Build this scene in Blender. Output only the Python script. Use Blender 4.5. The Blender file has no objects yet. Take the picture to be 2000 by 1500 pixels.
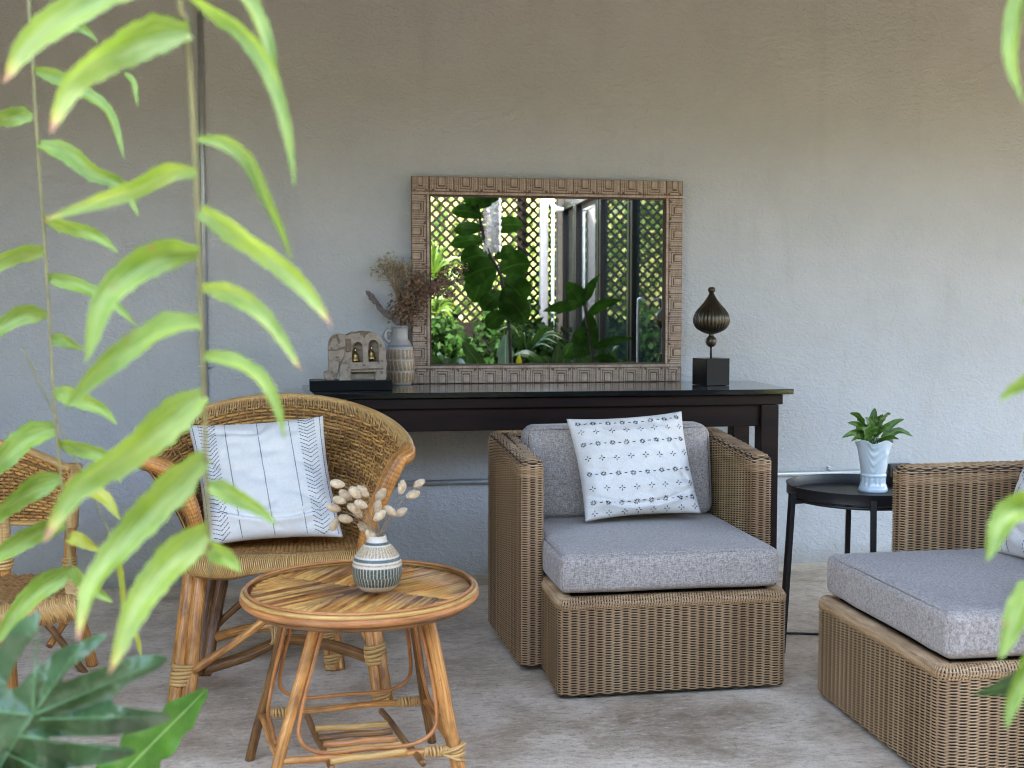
import bpy, bmesh, math, random
import numpy as np
from mathutils import Vector, Matrix, noise as mnoise
random.seed(7)
R = math.radians
sc = bpy.context.scene
C = bpy.data.collections.new('veranda'); sc.collection.children.link(C)

# ------------------------------------------------------------------ camera
FPX = 2200.0; PITCH = math.atan(137/2200.0); YAW = R(9.02); EYE = Vector((0, 0, 1.15))
cd = bpy.data.cameras.new('camera'); cam = bpy.data.objects.new('camera', cd); C.objects.link(cam)
cam.location = EYE; cam.rotation_euler = (math.pi/2 - PITCH, 0, -YAW)
cd.sensor_width = 36; cd.lens = 36*FPX/2000; cd.clip_start = .05; cd.clip_end = 400
cd.dof.use_dof = True; cd.dof.focus_distance = 3.75; cd.dof.aperture_fstop = cd.lens/1000/.0085
sc.camera = cam
# ------------------------------------------------------------------ light
SUN_EL, SUN_FROM = 52, 152           # elevation; direction the light comes from, degrees clockwise from -Y towards +X
w = bpy.data.worlds.new('World'); sc.world = w; w.use_nodes = True
nt = w.node_tree; bg = nt.nodes['Background']; sky = nt.nodes.new('ShaderNodeTexSky')
sky.sky_type = 'NISHITA'; sky.sun_disc = False; sky.sun_elevation = R(SUN_EL)
sx, sy = math.sin(R(SUN_FROM)), -math.cos(R(SUN_FROM))     # horizontal vector towards the sun
sky.sun_rotation = math.atan2(sx, sy); sky.air_density = 1.0; sky.dust_density = 5.5; sky.ozone_density = .4
nt.links.new(sky.outputs[0], bg.inputs[0]); bg.inputs[1].default_value = .15
sd = bpy.data.lights.new('sun', 'SUN'); sun = bpy.data.objects.new('sun', sd); C.objects.link(sun)
sd.energy = 2.4; sd.angle = R(.5); sd.color = (1, .95, .87)
tosun = Vector((sx*math.cos(R(SUN_EL)), sy*math.cos(R(SUN_EL)), math.sin(R(SUN_EL))))
sun.rotation_euler = tosun.to_track_quat('Z', 'Y').to_euler()
sc.view_settings.view_transform = 'Standard'; sc.view_settings.look = 'None'
sc.view_settings.exposure = 4.25; sc.view_settings.gamma = 1; sc.view_settings.use_curve_mapping = False
sc.cycles.filter_width = 1.05; sc.cycles.use_denoising = True; sc.cycles.max_bounces = 10; sc.cycles.diffuse_bounces = 5
sc.cycles.transparent_max_bounces = 8; sc.cycles.sample_clamp_indirect = 8
sc.cycles.caustics_reflective = False; sc.cycles.caustics_refractive = False

# ------------------------------------------------------------------ survey: lines of sight met with real planes
fw = Vector((math.sin(YAW)*math.cos(PITCH), math.cos(YAW)*math.cos(PITCH), -math.sin(PITCH)))
rt = Vector((math.cos(YAW), -math.sin(YAW), 0)); upv = rt.cross(fw)
def sight(x, y): return fw + rt*((x-1000)/FPX) + upv*((750-y)/FPX)
def Pz(x, y, z): d = sight(x, y); return EYE + d*((z-EYE.z)/d.z)
def Py(x, y, Y): d = sight(x, y); return EYE + d*(Y/d.y)
def Pd(x, y, D): d = sight(x, y); return EYE + d*(D/d.dot(fw))
WALL = 4.87; MIR = 4.835
def Mr(x, y, Y): p = Py(x, y, 2*MIR - Y); return Vector((p.x, Y, p.z))     # a point behind the camera met in the looking glass

# ------------------------------------------------------------------ helpers
class MB:
    def __init__(s): s.v = []; s.f = []; s.uv = []
    def add(s, vs, fs, uvs=None):
        o = len(s.v); s.v.extend([tuple(v) for v in vs])
        for k, f in enumerate(fs):
            s.f.append([i+o for i in f])
            s.uv.append(uvs[k] if uvs else [(vs[i][0], vs[i][1]) for i in f])
    def box(s, c, d, rot=0, M=None, bev=0):
        x, y, z = d[0]/2, d[1]/2, d[2]/2
        if bev:
            b = bmesh.new(); bmesh.ops.create_cube(b, size=1, matrix=Matrix.Diagonal((d[0], d[1], d[2], 1)))
            bmesh.ops.bevel(b, geom=b.edges[:], offset=bev, segments=2, affect='EDGES', profile=.6)
            vs = [v.co.copy() for v in b.verts]; fs = [[v.index for v in f.verts] for f in b.faces]; b.free()
        else:
            vs = [Vector((i*x, j*y, k*z)) for i in (-1, 1) for j in (-1, 1) for k in (-1, 1)]
            fs = [(0,1,3,2), (4,6,7,5), (0,4,5,1), (2,3,7,6), (0,2,6,4), (1,5,7,3)]
        uvs = []
        for f in fs:
            n = (vs[f[1]]-vs[f[0]]).cross(vs[f[2]]-vs[f[1]]); a = max(range(3), key=lambda q: abs(n[q]))
            q = [r for r in range(3) if r != a]; q.sort(key=lambda r: -d[r])
            uvs.append([(vs[i][q[0]], vs[i][q[1]]) for i in f])
        m = Matrix.Translation(c) @ (M if M else Matrix.Rotation(rot, 4, 'Z'))
        s.add([m @ v for v in vs], fs, uvs)
    def tube(s, pts, r, n=8, closed=False, cap=True, mod=None, flat=1.0, upref=None, u0=None):
        pts = [Vector(p) for p in pts]; N = len(pts)
        if u0 is None: u0 = random.uniform(0, 40)
        vs = []; us = []; L = 0; prev = None
        for i, p in enumerate(pts):
            a = pts[i-1] if (i or closed) else p; b = pts[(i+1) % N] if (i < N-1 or closed) else p
            t = (b-a).normalized()
            if i: L += (p-pts[i-1]).length
            if upref is not None: nx = (Vector(upref) - t*t.dot(Vector(upref))).normalized()
            elif prev is None:
                ref = Vector((0, 0, 1)) if abs(t.z) < .9 else Vector((0, 1, 0)); nx = (ref - t*t.dot(ref)).normalized()
            else: nx = (prev - t*t.dot(prev)).normalized()
            prev = nx; by = t.cross(nx)
            rr = r[i] if isinstance(r, (list, tuple)) else r
            if mod: rr *= mod(L)
            us.append(L)
            for k in range(n):
                th = 2*math.pi*k/n; vs.append(p + nx*(math.cos(th)*rr) + by*(math.sin(th)*rr*flat))
        rb = r if not isinstance(r, (list, tuple)) else max(r)
        fs = []; uv = []
        M_ = N if closed else N-1
        for i in range(M_):
            j = (i+1) % N; ua = us[i]+u0; ub = (us[j] if j else L+(pts[0]-pts[-1]).length)+u0
            for k in range(n):
                k2 = (k+1) % n; fs.append((i*n+k, i*n+k2, j*n+k2, j*n+k))
                va = k*2*math.pi*rb/n; vb = (k+1)*2*math.pi*rb/n
                uv.append([(ua, va), (ua, vb), (ub, vb), (ub, va)])
        if cap and not closed:
            fs.append(tuple(range(n-1, -1, -1))); uv.append([(u0, .001*k) for k in range(n)])
            fs.append(tuple((N-1)*n+k for k in range(n))); uv.append([(u0, .001*k) for k in range(n)])
        s.add(vs, fs, uv)
    def lathe(s, c, prof, n=40, rad=None, cap=True):
        vs = []; fs = []; uv = []
        for (r, z) in prof:
            for k in range(n):
                th = 2*math.pi*k/n; rr = r*(rad(th, z) if rad else 1)
                vs.append(Vector((c[0]+rr*math.cos(th), c[1]+rr*math.sin(th), c[2]+z)))
        for i in range(len(prof)-1):
            for k in range(n):
                k2 = (k+1) % n; fs.append((i*n+k, i*n+k2, (i+1)*n+k2, (i+1)*n+k))
                uv.append([(k/n, prof[i][1]), ((k+1)/n, prof[i][1]), ((k+1)/n, prof[i+1][1]), (k/n, prof[i+1][1])])
        if cap:
            fs.append(tuple(range(n-1, -1, -1))); uv.append([(0, prof[0][1])]*n)
            m = (len(prof)-1)*n; fs.append(tuple(m+k for k in range(n))); uv.append([(0, prof[-1][1])]*n)
        s.add(vs, fs, uv)
    def grid(s, fn, nu, nv, closed_u=False):
        vs = []; fs = []; uv = []
        for j in range(nv+1):
            for i in range(nu+1): vs.append(Vector(fn(i/nu, j/nv)))
        W = nu+1
        for j in range(nv):
            for i in range(nu):
                fs.append((j*W+i, j*W+i+1, (j+1)*W+i+1, (j+1)*W+i))
                uv.append([(i/nu, j/nv), ((i+1)/nu, j/nv), ((i+1)/nu, (j+1)/nv), (i/nu, (j+1)/nv)])
        s.add(vs, fs, uv)
    def prism(s, poly, y0, y1, axis='Y'):
        n = len(poly); vs = [Vector((x, y0, z)) for x, z in poly] + [Vector((x, y1, z)) for x, z in poly]
        if axis == 'Z': vs = [Vector((x, y, y0)) for x, y in poly] + [Vector((x, y, y1)) for x, y in poly]
        fs = [tuple(range(n)), tuple(range(2*n-1, n-1, -1))] + [(i, i+n, (i+1) % n+n, (i+1) % n) for i in range(n)]
        s.add(vs, fs)
    def build(s, name, mat, parent=None, smooth=True, **kw):
        me = bpy.data.meshes.new(name); me.from_pydata(s.v, [], s.f)
        ul = me.uv_layers.new(name='UVMap'); flat = [c for f in s.uv for uvc in f for c in uvc]
        ul.data.foreach_set('uv', flat)
        if smooth: me.polygons.foreach_set('use_smooth', [True]*len(me.polygons))
        if mat: me.materials.append(mat)
        me.validate(); me.update()
        return obj(name, me, parent, **kw)
def obj(name, me, parent=None, **kw):
    o = bpy.data.objects.new(name, me); C.objects.link(o); o.parent = parent
    for k, v in kw.items(): o[k] = v
    return o
def thing(name, label, cat, loc=(0, 0, 0), rz=0, group=None):
    o = bpy.data.objects.new(name, None); C.objects.link(o); o.location = loc; o.rotation_euler = (0, 0, rz); o.empty_display_size = .1
    tag(o, label, cat, group); return o
def tag(o, label, cat, group=None):
    o['label'] = label; o['category'] = cat
    if group: o['group'] = group
    return o
def sharp(o, ang=35):
    m = o.data
    b = bmesh.new(); b.from_mesh(m)
    for e in b.edges:
        e.smooth = not (len(e.link_faces) == 2 and e.calc_face_angle(0) > R(ang))
    b.to_mesh(m); b.free(); return o
def spline(P, n=8, closed=False):
    P = [Vector(p) for p in P]; out = []; N = len(P)
    for i in range(N if closed else N-1):
        g = (lambda k: P[k % N]) if closed else (lambda k: P[max(0, min(N-1, k))])
        a, b, c, d = g(i-1), g(i), g(i+1), g(i+2)
        for k in range(n):
            t = k/n; out.append(.5*((2*b)+(c-a)*t+(2*a-5*b+4*c-d)*t*t+(3*b-a-3*c+d)*t**3))
    if not closed: out.append(P[-1].copy())
    return out
def resample(P, step, closed=False, even=False):
    P = [Vector(p) for p in P]; Q = P+[P[0]] if closed else P
    L = [0]
    for a, b in zip(Q, Q[1:]): L.append(L[-1]+(b-a).length)
    n = max(2, round(L[-1]/step))
    if even and n % 8: n += 8-n % 8
    out = []; j = 0
    for i in range(n if closed else n+1):
        t = L[-1]*i/n
        while j < len(L)-2 and L[j+1] < t: j += 1
        f = (t-L[j])/max(1e-9, L[j+1]-L[j]); out.append(Q[j].lerp(Q[j+1], min(1, f)))
    return out

# ------------------------------------------------------------------ materials
class NB:
    def __init__(s, name):
        s.m = bpy.data.materials.new(name); s.m.use_nodes = True; s.t = s.m.node_tree; s.b = s.t.nodes['Principled BSDF']
    def n(s, t, **kw):
        x = s.t.nodes.new('ShaderNode'+t)
        for k, v in kw.items(): setattr(x, k, v)
        return x
    def l(s, a, b): s.t.links.new(a, b)
    def coord(s, kind='Object'): return s.n('TexCoord').outputs[kind]
    def map(s, vec, scale=(1, 1, 1), rot=(0, 0, 0), loc=(0, 0, 0)):
        x = s.n('Mapping'); x.inputs['Scale'].default_value = scale; x.inputs['Rotation'].default_value = rot; x.inputs['Location'].default_value = loc; s.l(vec, x.inputs[0]); return x.outputs[0]
    def noise(s, vec, scale=5, detail=4, rough=.55, dist=0, out=0):
        x = s.n('TexNoise'); x.inputs['Scale'].default_value = scale; x.inputs['Detail'].default_value = detail; x.inputs['Roughness'].default_value = rough; x.inputs['Distortion'].default_value = dist
        if vec is not None: s.l(vec, x.inputs['Vector'])
        return x.outputs[out]
    def ramp(s, fac, stops, interp='LINEAR'):
        x = s.n('ValToRGB'); x.color_ramp.interpolation = interp; e = x.color_ramp.elements
        while len(e) < len(stops): e.new(.5)
        for k, (p, c) in enumerate(stops):
            e[k].position = p; e[k].color = (c if isinstance(c, tuple) else (c, c, c)) + (1,)
        s.l(fac, x.inputs[0]); return x.outputs[0]
    def mix(s, fac, a, b, mode='MIX'):
        x = s.n('Mix', data_type='RGBA', blend_type=mode)
        for v, i in ((fac, x.inputs[0]), (a, x.inputs[6]), (b, x.inputs[7])):
            if isinstance(v, (int, float)): i.default_value = v if i == x.inputs[0] else (v, v, v, 1)
            elif isinstance(v, tuple): i.default_value = v+(1,)
            else: s.l(v, i)
        return x.outputs[2]
    def math(s, op, a, b=0, c=None):
        x = s.n('Math', operation=op)
        for v, i in ((a, x.inputs[0]), (b, x.inputs[1]), (c, x.inputs[2])):
            if v is None: continue
            if isinstance(v, (int, float)): i.default_value = v
            else: s.l(v, i)
        return x.outputs[0]
    def bump(s, h, strength=.3, dist=.002):
        x = s.n('Bump'); x.inputs['Strength'].default_value = strength; x.inputs['Distance'].default_value = dist; s.l(h, x.inputs['Height']); s.l(x.outputs[0], s.b.inputs['Normal']); return x
    def set(s, col=None, rough=None, metal=0, coat=0, spec=None):
        for v, k in ((col, 'Base Color'), (rough, 'Roughness')):
            if v is None: continue
            if isinstance(v, tuple): s.b.inputs[k].default_value = v+(1,)
            elif isinstance(v, (int, float)): s.b.inputs[k].default_value = v
            else: s.l(v, s.b.inputs[k])
        s.b.inputs['Metallic'].default_value = metal; s.b.inputs['Coat Weight'].default_value = coat; s.b.inputs['Coat Roughness'].default_value = .15
        if spec is not None: s.b.inputs['Specular IOR Level'].default_value = spec
        return s.m

def m_plain(name, col, rough=.5, metal=0, var=.12, scale=30, coat=0, bump=0):
    s = NB(name); f = s.noise(s.coord(), scale, 4)
    a = tuple(c*(1-var) for c in col); b = tuple(min(1, c*(1+var)) for c in col)
    s.set(s.ramp(f, [(.3, a), (.7, b)]), rough, metal, coat)
    if bump: s.bump(f, bump, .001)
    return s.m
def m_cane(name, cols, dark=.5, rough=.3):
    s = NB(name); uv = s.coord('UV')
    f = s.noise(s.map(uv, (7, 260, 1)), 1, 6, .65); g = s.noise(s.map(uv, (9, 22, 1)), 1, 4, .6, .4); h = s.noise(s.map(uv, (90, 150, 1)), 1, 2, .5)
    c1 = s.ramp(f, [(.28, cols[0]), (.5, cols[1]), (.72, cols[2])])
    c2 = s.mix(s.ramp(g, [(.44, 0.), (.68, dark)]), c1, tuple(c*.32 for c in cols[0]))
    c3 = s.mix(s.ramp(h, [(.70, 0.), (.76, .75)]), c2, (.04, .018, .008))
    s.set(c3, s.ramp(g, [(.3, rough), (.8, rough+.25)]), 0, .06, .4); s.bump(f, .25, .001); return s.m
def m_wicker(name, a, b, c):
    s = NB(name); co = s.coord(); f = s.noise(s.map(co, (9, 9, 160)), 1, 3, .6); g = s.noise(co, 3.2, 3); h = s.noise(co, 420, 2)
    x = s.ramp(f, [(.3, a), (.5, b), (.72, c)]); x = s.mix(s.ramp(g, [(.35, 0.), (.75, .45)]), x, a)
    x = s.mix(s.ramp(h, [(.45, 0.), (.8, .3)]), x, (.62, .5, .38)); s.set(x, .38, 0, 0, .5); return s.m
def m_fabric(name, a, b, sc_=350, rough=.9, kind='Object', slub=.5):
    s = NB(name); co = s.coord(kind)
    w1 = s.noise(s.map(co, (sc_, sc_*.28, sc_*.28)), 1, 2, .7); w2 = s.noise(s.map(co, (sc_*.24, sc_, sc_)), 1, 2, .7); w3 = s.noise(co, sc_*1.2, 1, .8)
    f = s.math('ADD', s.math('MULTIPLY', w1, .4), s.math('ADD', s.math('MULTIPLY', w2, .4), s.math('MULTIPLY', w3, .2)))
    x = s.ramp(f, [(.40, a), (.60, b)]); big = s.noise(co, 7, 3); x = s.mix(s.ramp(big, [(.35, 0.), (.75, .18)]), x, tuple(v*.7 for v in a))
    s.set(x, rough, 0, 0, .2); s.b.inputs['Sheen Weight'].default_value = .25; s.b.inputs['Sheen Roughness'].default_value = .5; s.bump(w3, .3, .0006); return s.m
def m_leaf(name, dark, light, rough=.4, trans=.45, tip=None, vein=None, tcol=None, blotch=None, pale=None):
    s = NB(name); co = s.coord(); uv = s.coord('UV'); f = s.noise(co, 14, 4, .6); x = s.ramp(f, [(.32, dark), (.7, light)])
    sep = s.n('SeparateXYZ'); s.l(uv, sep.inputs[0])
    if vein:
        d = s.math('ABSOLUTE', s.math('SUBTRACT', sep.outputs[1], .5)); x = s.mix(s.ramp(d, [(.0, .85), (.045, 0.)]), x, vein)
    st_ = s.noise(s.map(uv, (2.2, 9, 1)), 1, 3, .6); x = s.mix(s.ramp(st_, [(.42, 0.), (.66, .40 if pale else 0.)]), x, pale or (0, 0, 0))  # pale streaks paint highlights along the blade into its colour
    if blotch:
        g = s.noise(co, 55, 3, .6); x = s.mix(s.ramp(g, [(.66, 0.), (.74, .8)]), x, blotch)
    if tip:
        wob = s.math('ADD', sep.outputs[0], s.math('MULTIPLY', s.math('SUBTRACT', s.noise(co, 40, 2), .5), .08))
        x = s.mix(s.ramp(wob, [(.84, 0.), (.93, .8)]), x, (.55, .50, .12)); x = s.mix(s.ramp(wob, [(.92, 0.), (.955, .9)]), x, tip)
    s.set(x, rough)
    tb = s.n('BsdfTranslucent'); ms = s.n('MixShader'); ms.inputs[0].default_value = trans
    s.l(s.mix(1, x, tcol or (1, 1, .55), 'MULTIPLY') if tcol is None else s.mix(.5, x, tcol), tb.inputs[0])
    out = s.t.nodes['Material Output']; s.l(s.b.outputs[0], ms.inputs[1]); s.l(tb.outputs[0], ms.inputs[2]); s.l(ms.outputs[0], out.inputs[0])
    vv = s.noise(s.map(uv, (60, 8, 1)), 1, 2); s.bump(vv, .25, .002); return s.m

# plaster wall
s = NB('plaster'); co = s.coord()
stn = s.noise(s.map(co, (3, 3, .45)), 2.2, 6, .6); n1 = s.noise(s.map(co, (1, 1, 1.5)), 42, 5, .55, .7); n2 = s.noise(co, 4, 4, .6); n3 = s.noise(s.map(co, (1, 1, .6), (0, .5, 0)), 120, 3, .6)
spk = s.noise(co, 60, 2, .5, 0)
base = s.ramp(n2, [(.3, (.475, .475, .475)), (.7, (.520, .520, .520))]); base = s.mix(s.ramp(spk, [(.79, 0.), (.81, .6)]), base, (.12, .1, .08))
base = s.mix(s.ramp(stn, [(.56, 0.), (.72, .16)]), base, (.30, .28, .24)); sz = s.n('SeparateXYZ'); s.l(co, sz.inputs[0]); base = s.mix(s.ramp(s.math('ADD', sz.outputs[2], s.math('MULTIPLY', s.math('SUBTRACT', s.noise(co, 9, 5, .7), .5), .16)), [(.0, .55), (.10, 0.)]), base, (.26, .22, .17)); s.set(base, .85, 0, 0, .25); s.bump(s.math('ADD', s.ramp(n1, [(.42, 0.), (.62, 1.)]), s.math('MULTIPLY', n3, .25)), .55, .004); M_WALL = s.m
# concrete
s = NB('concrete'); co = s.coord()
a = s.noise(s.map(co, (1, 1.5, 1)), 1.7, 8, .62, .5); b = s.noise(co, 8, 8, .72, .2); c = s.noise(s.map(co, (1, 1.8, 1), (0, 0, .4)), 62, 4, .7); d = s.noise(s.map(co, (1, 2.2, 1)), 27, 8, .8, .4); k = s.noise(s.map(co, (1, 2.0, 1), (0, 0, -.3)), 150, 3, .7)
f = s.math('ADD', s.math('MULTIPLY', a, .52), s.math('ADD', s.math('MULTIPLY', b, .32), s.math('MULTIPLY', d, .16)))
x = s.ramp(f, [(.38, (.36, .26, .165)), (.46, (.57, .44, .30)), (.51, (.72, .57, .405)), (.58, (.86, .72, .545))])
x = s.mix(s.ramp(d, [(.36, .65), (.47, 0.)]), x, (.27, .205, .14)); x = s.mix(s.ramp(d, [(.56, 0.), (.66, .6)]), x, (.86, .76, .62))
x = s.mix(s.ramp(k, [(.36, .45), (.46, 0.)]), x, (.24, .18, .12)); x = s.mix(s.ramp(c, [(.665, 0.), (.70, .85)]), x, (.07, .05, .035))
v = s.n('TexVoronoi', feature='DISTANCE_TO_EDGE'); v.inputs['Scale'].default_value = 1.3; s.l(s.mix(.28, co, s.noise(co, 2.6, 5, .6, 0, 1)), v.inputs['Vector'])
x = s.mix(s.ramp(v.outputs[0], [(.0, .22), (.003, 0.)]), x, (.07, .055, .045))
s.set(x, s.ramp(b, [(.3, .42), (.7, .68)]), 0, 0, .4); s.bump(s.math('ADD', d, s.math('MULTIPLY', c, .4)), .3, .003); M_FLOOR = s.m
M_SOIL = m_plain('garden_soil', (.07, .055, .04), .95, var=.4, scale=9, bump=.5)
M_PAVE = m_plain('bounce_paving', (.27, .24, .20), .8, var=.25, scale=6, bump=.3)
M_CEIL = m_plain('ceiling_board', (.10, .07, .05), .6, var=.2, scale=4)
M_WICK = m_wicker('wicker', (.25, .125, .050), (.48, .29, .135), (.68, .47, .25))
M_WBACK = m_plain('weave_gap_shade', (.035, .022, .014), .9)  # near black, paints deep shade into the weave gaps
M_GREY = m_fabric('grey_cushion', (.225, .18, .145), (.58, .505, .44))
M_WHITE = m_fabric('white_cotton', (.66, .62, .56), (.84, .80, .74), 700)
M_THREAD = m_plain('dark_thread', (.025, .028, .04), .8)
CANE_O = ((.27, .080, .016), (.62, .26, .060), (.82, .47, .15))
CANE_Y = ((.36, .16, .04), (.62, .35, .10), (.78, .52, .20))
CANE_D = ((.07, .026, .008), (.23, .10, .028), (.42, .22, .07))
M_CANE = m_cane('orange_cane', CANE_O, .7); M_CANEY = m_cane('pale_cane', CANE_Y, .35); M_CANED = m_cane('dark_cane', CANE_D, .6)
M_CANER = m_cane('red_cane', ((.28, .08, .02), (.54, .21, .06), (.68, .36, .13)), .5)
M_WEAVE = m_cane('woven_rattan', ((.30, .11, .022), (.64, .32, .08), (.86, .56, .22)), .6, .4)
M_WEAVED = m_cane('woven_rattan_dark', ((.17, .065, .017), (.38, .18, .05), (.60, .34, .125)), .6, .45)  # darker tone for stakes, linings, seats and some strands
M_WRAP = m_cane('cane_wrap', ((.36, .16, .045), (.62, .36, .12), (.76, .52, .22)), .3, .28)
M_BLACK = m_plain('black_metal', (.012, .012, .013), .42, var=.2, scale=60)
M_BLKGL = m_plain('black_gloss', (.006, .007, .009), .12, coat=.6)
M_DKWOOD = NB('dark_wood'); _s = M_DKWOOD; _f = _s.noise(_s.map(_s.coord(), (1.5, 30, 30)), 1, 5, .6); _s.set(_s.ramp(_f, [(.3, (.005, .0022, .002)), (.7, (.020, .007, .005))]), .42, 0, 0, .2); M_DKWOOD = _s.m
s = NB('satin_black'); s.set((.004, .004, .005), .35, 0, 0, .15); M_BLK2 = s.m
M_STEEL = m_plain('galvanised_steel', (.42, .45, .47), .38, .75, var=.15)
M_GLASSEDGE = m_plain('glass_edge', (.30, .36, .36), .15, coat=.5)
s = NB('mirror_silver'); s.set((.84, .86, .85), .0, 1); M_MIRROR = s.m
s = NB('carved_wood'); co = s.coord(); f = s.noise(s.map(co, (14, 14, 220)), 1, 5, .65); f2 = s.noise(s.map(co, (220, 14, 14)), 1, 5, .65); g = s.noise(co, 9, 3)
x = s.ramp(s.math('MULTIPLY_ADD', f2, .5, s.math('MULTIPLY', f, .5)), [(.33, (.22, .13, .085)), (.5, (.42, .315, .23)), (.66, (.60, .49, .38))]); x = s.mix(s.ramp(g, [(.35, 0.), (.7, .45)]), x, (.30, .19, .13)); s.set(x, .65); s.bump(f, .4, .002); M_CARVE = s.m
M_FRB = m_plain('groove_shade_wood', (.16, .095, .06), .75, var=.3, scale=80)  # darkened to paint shade into the carving grooves
M_CARVED = m_plain('carved_recess', (.10, .055, .035), .8, var=.3)
M_GLAZE = m_plain('white_glaze', (.60, .66, .66), .10, var=.04, scale=12, coat=.8)
M_BRONZE = m_plain('antique_bronze', (.075, .060, .040), .36, .75, var=.35, scale=22)
M_BRASS = m_plain('brass', (.60, .42, .16), .25, 1, var=.3, scale=90)
for _m in (M_FRB,): pass
# roof, walls, ground -------------------------------------------------
def struct(name, mb, m, **kw): return mb.build(name, m, smooth=False, kind='structure', **kw)
b = MB(); b.box((0, 3.3, -.05), (16, 3.6, .1)); struct('floor', b, M_FLOOR)
b = MB(); b.box((0, -28.6, -.085), (120, 60.2, .1)); struct('garden_ground', b, M_SOIL)
b = MB(); b.box((-.6, -.40, -.03), (6.0, 3.7, .06)); struct('bounce_path', b, M_PAVE)  # unseen paving, enlarged to bounce warm sunlight under the roof
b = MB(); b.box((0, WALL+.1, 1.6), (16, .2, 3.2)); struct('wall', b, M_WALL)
b = MB(); b.box((0, 3.28, 2.86), (16, 3.40, .12)); b.box((0, 1.61, 2.61), (16, .06, .38)); struct('ceiling', b, M_CEIL)  # unseen eave beam deepened to keep sky light off the upper wall
b = MB(); b.box((-3.6, 2.4, 1.4), (.15, 4.9, 2.8)); struct('sky_block_wall', b, m_plain('sky_block_paint', (.22, .20, .17), .8))  # unseen wall added to cut sky light from the left

# ------------------------------------------------------------------ woven armchairs
def round_path(P, rads, n=6, closed=True):
    P = [Vector(p) for p in P]; out = []; N = len(P)
    for i in range(N):
        if not closed and i in (0, N-1): out.append(P[i]); continue
        a, p, c = P[i-1], P[i], P[(i+1) % N]; r = rads[i] if isinstance(rads, (list, tuple)) else rads
        d1 = (a-p).normalized(); d2 = (c-p).normalized(); h = d1.angle(d2)/2; t = r/math.tan(h)
        s1 = p+d1*t; s2 = p+d2*t
        for k in range(n+1):
            q = k/n; out.append((1-q)**2*s1+2*q*(1-q)*p+q*q*s2)
    return out
def inset_path(P, d, closed=True):
    out = []; N = len(P)
    for i in range(N):
        a = P[i-1] if (i or closed) else P[i]; c = P[(i+1) % N] if (i < N-1 or closed) else P[i]
        t = (c-a).normalized(); out.append(P[i]+Vector((-t.y, t.x, 0))*d)
    return out
PITCH_ST = .0262; ROW = .0039
def strand(mb, base, phase, closed, z=0, zf=None, ins=0, amp=.0042, rr=.00195):
    """one strand woven over and under the stakes along a plan path (4 samples a stake)"""
    Q = inset_path(base, ins, closed) if ins else base
    pts = []; N = len(Q)
    for i, p in enumerate(Q):
        a = Q[i-1] if (i or closed) else p; c = Q[(i+1) % N] if (i < N-1 or closed) else p
        t = (c-a).normalized(); nrm = Vector((t.y, -t.x, 0)); o = amp*math.cos(math.pi*i/4+phase*math.pi)
        if zf: zz, up = zf(p); pts.append(Vector((p.x, p.y, zz))+nrm*(o*(1-up))+Vector((0, 0, o*up)))
        else: pts.append(Vector((p.x, p.y, z))+nrm*o)
    mb.tube(pts, rr, 4, closed, mod=None, upref=(0, 0, 1), flat=1.0)
def stack(o, count, dz):
    ng = bpy.data.node_groups.new('strand_stack', 'GeometryNodeTree')
    ng.interface.new_socket('Geometry', in_out='INPUT', socket_type='NodeSocketGeometry'); ng.interface.new_socket('Geometry', in_out='OUTPUT', socket_type='NodeSocketGeometry')
    gi = ng.nodes.new('NodeGroupInput'); go = ng.nodes.new('NodeGroupOutput'); ml = ng.nodes.new('GeometryNodeMeshLine'); ip = ng.nodes.new('GeometryNodeInstanceOnPoints')
    ml.mode = 'OFFSET'; ml.inputs['Count'].default_value = count; ml.inputs['Offset'].default_value = (0, 0, dz)
    ng.links.new(ml.outputs[0], ip.inputs['Points']); ng.links.new(gi.outputs[0], ip.inputs['Instance']); ng.links.new(ip.outputs[0], go.inputs[0])
    m = o.modifiers.new('stack', 'NODES'); m.node_group = ng
def woven_wall(parent, path, z0, z1, closed, gap_shade_close=True):
    """stack of woven strands + dark core sheet behind them, painted as shade in the gaps"""
    n = int((z1-z0)/(2*ROW)); mb = MB(); strand(mb, path, 0, closed, z0); strand(mb, path, 1, closed, z0+ROW)
    o = mb.build('woven_strands', M_WICK, parent, kind='stuff'); stack(o, n, 2*ROW); return z0+n*2*ROW
def gap_shade(parent, path, z0, z1, closed, top=None):
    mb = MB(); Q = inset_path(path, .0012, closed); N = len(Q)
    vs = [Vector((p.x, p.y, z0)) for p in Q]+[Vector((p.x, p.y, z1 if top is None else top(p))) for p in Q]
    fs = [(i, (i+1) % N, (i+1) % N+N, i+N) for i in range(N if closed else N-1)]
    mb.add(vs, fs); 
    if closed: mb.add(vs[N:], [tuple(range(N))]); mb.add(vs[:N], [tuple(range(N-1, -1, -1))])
    mb.build('weave_gap_shade', M_WBACK, parent, smooth=False)  # dark sheet stands in for shadow between the strands
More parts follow.
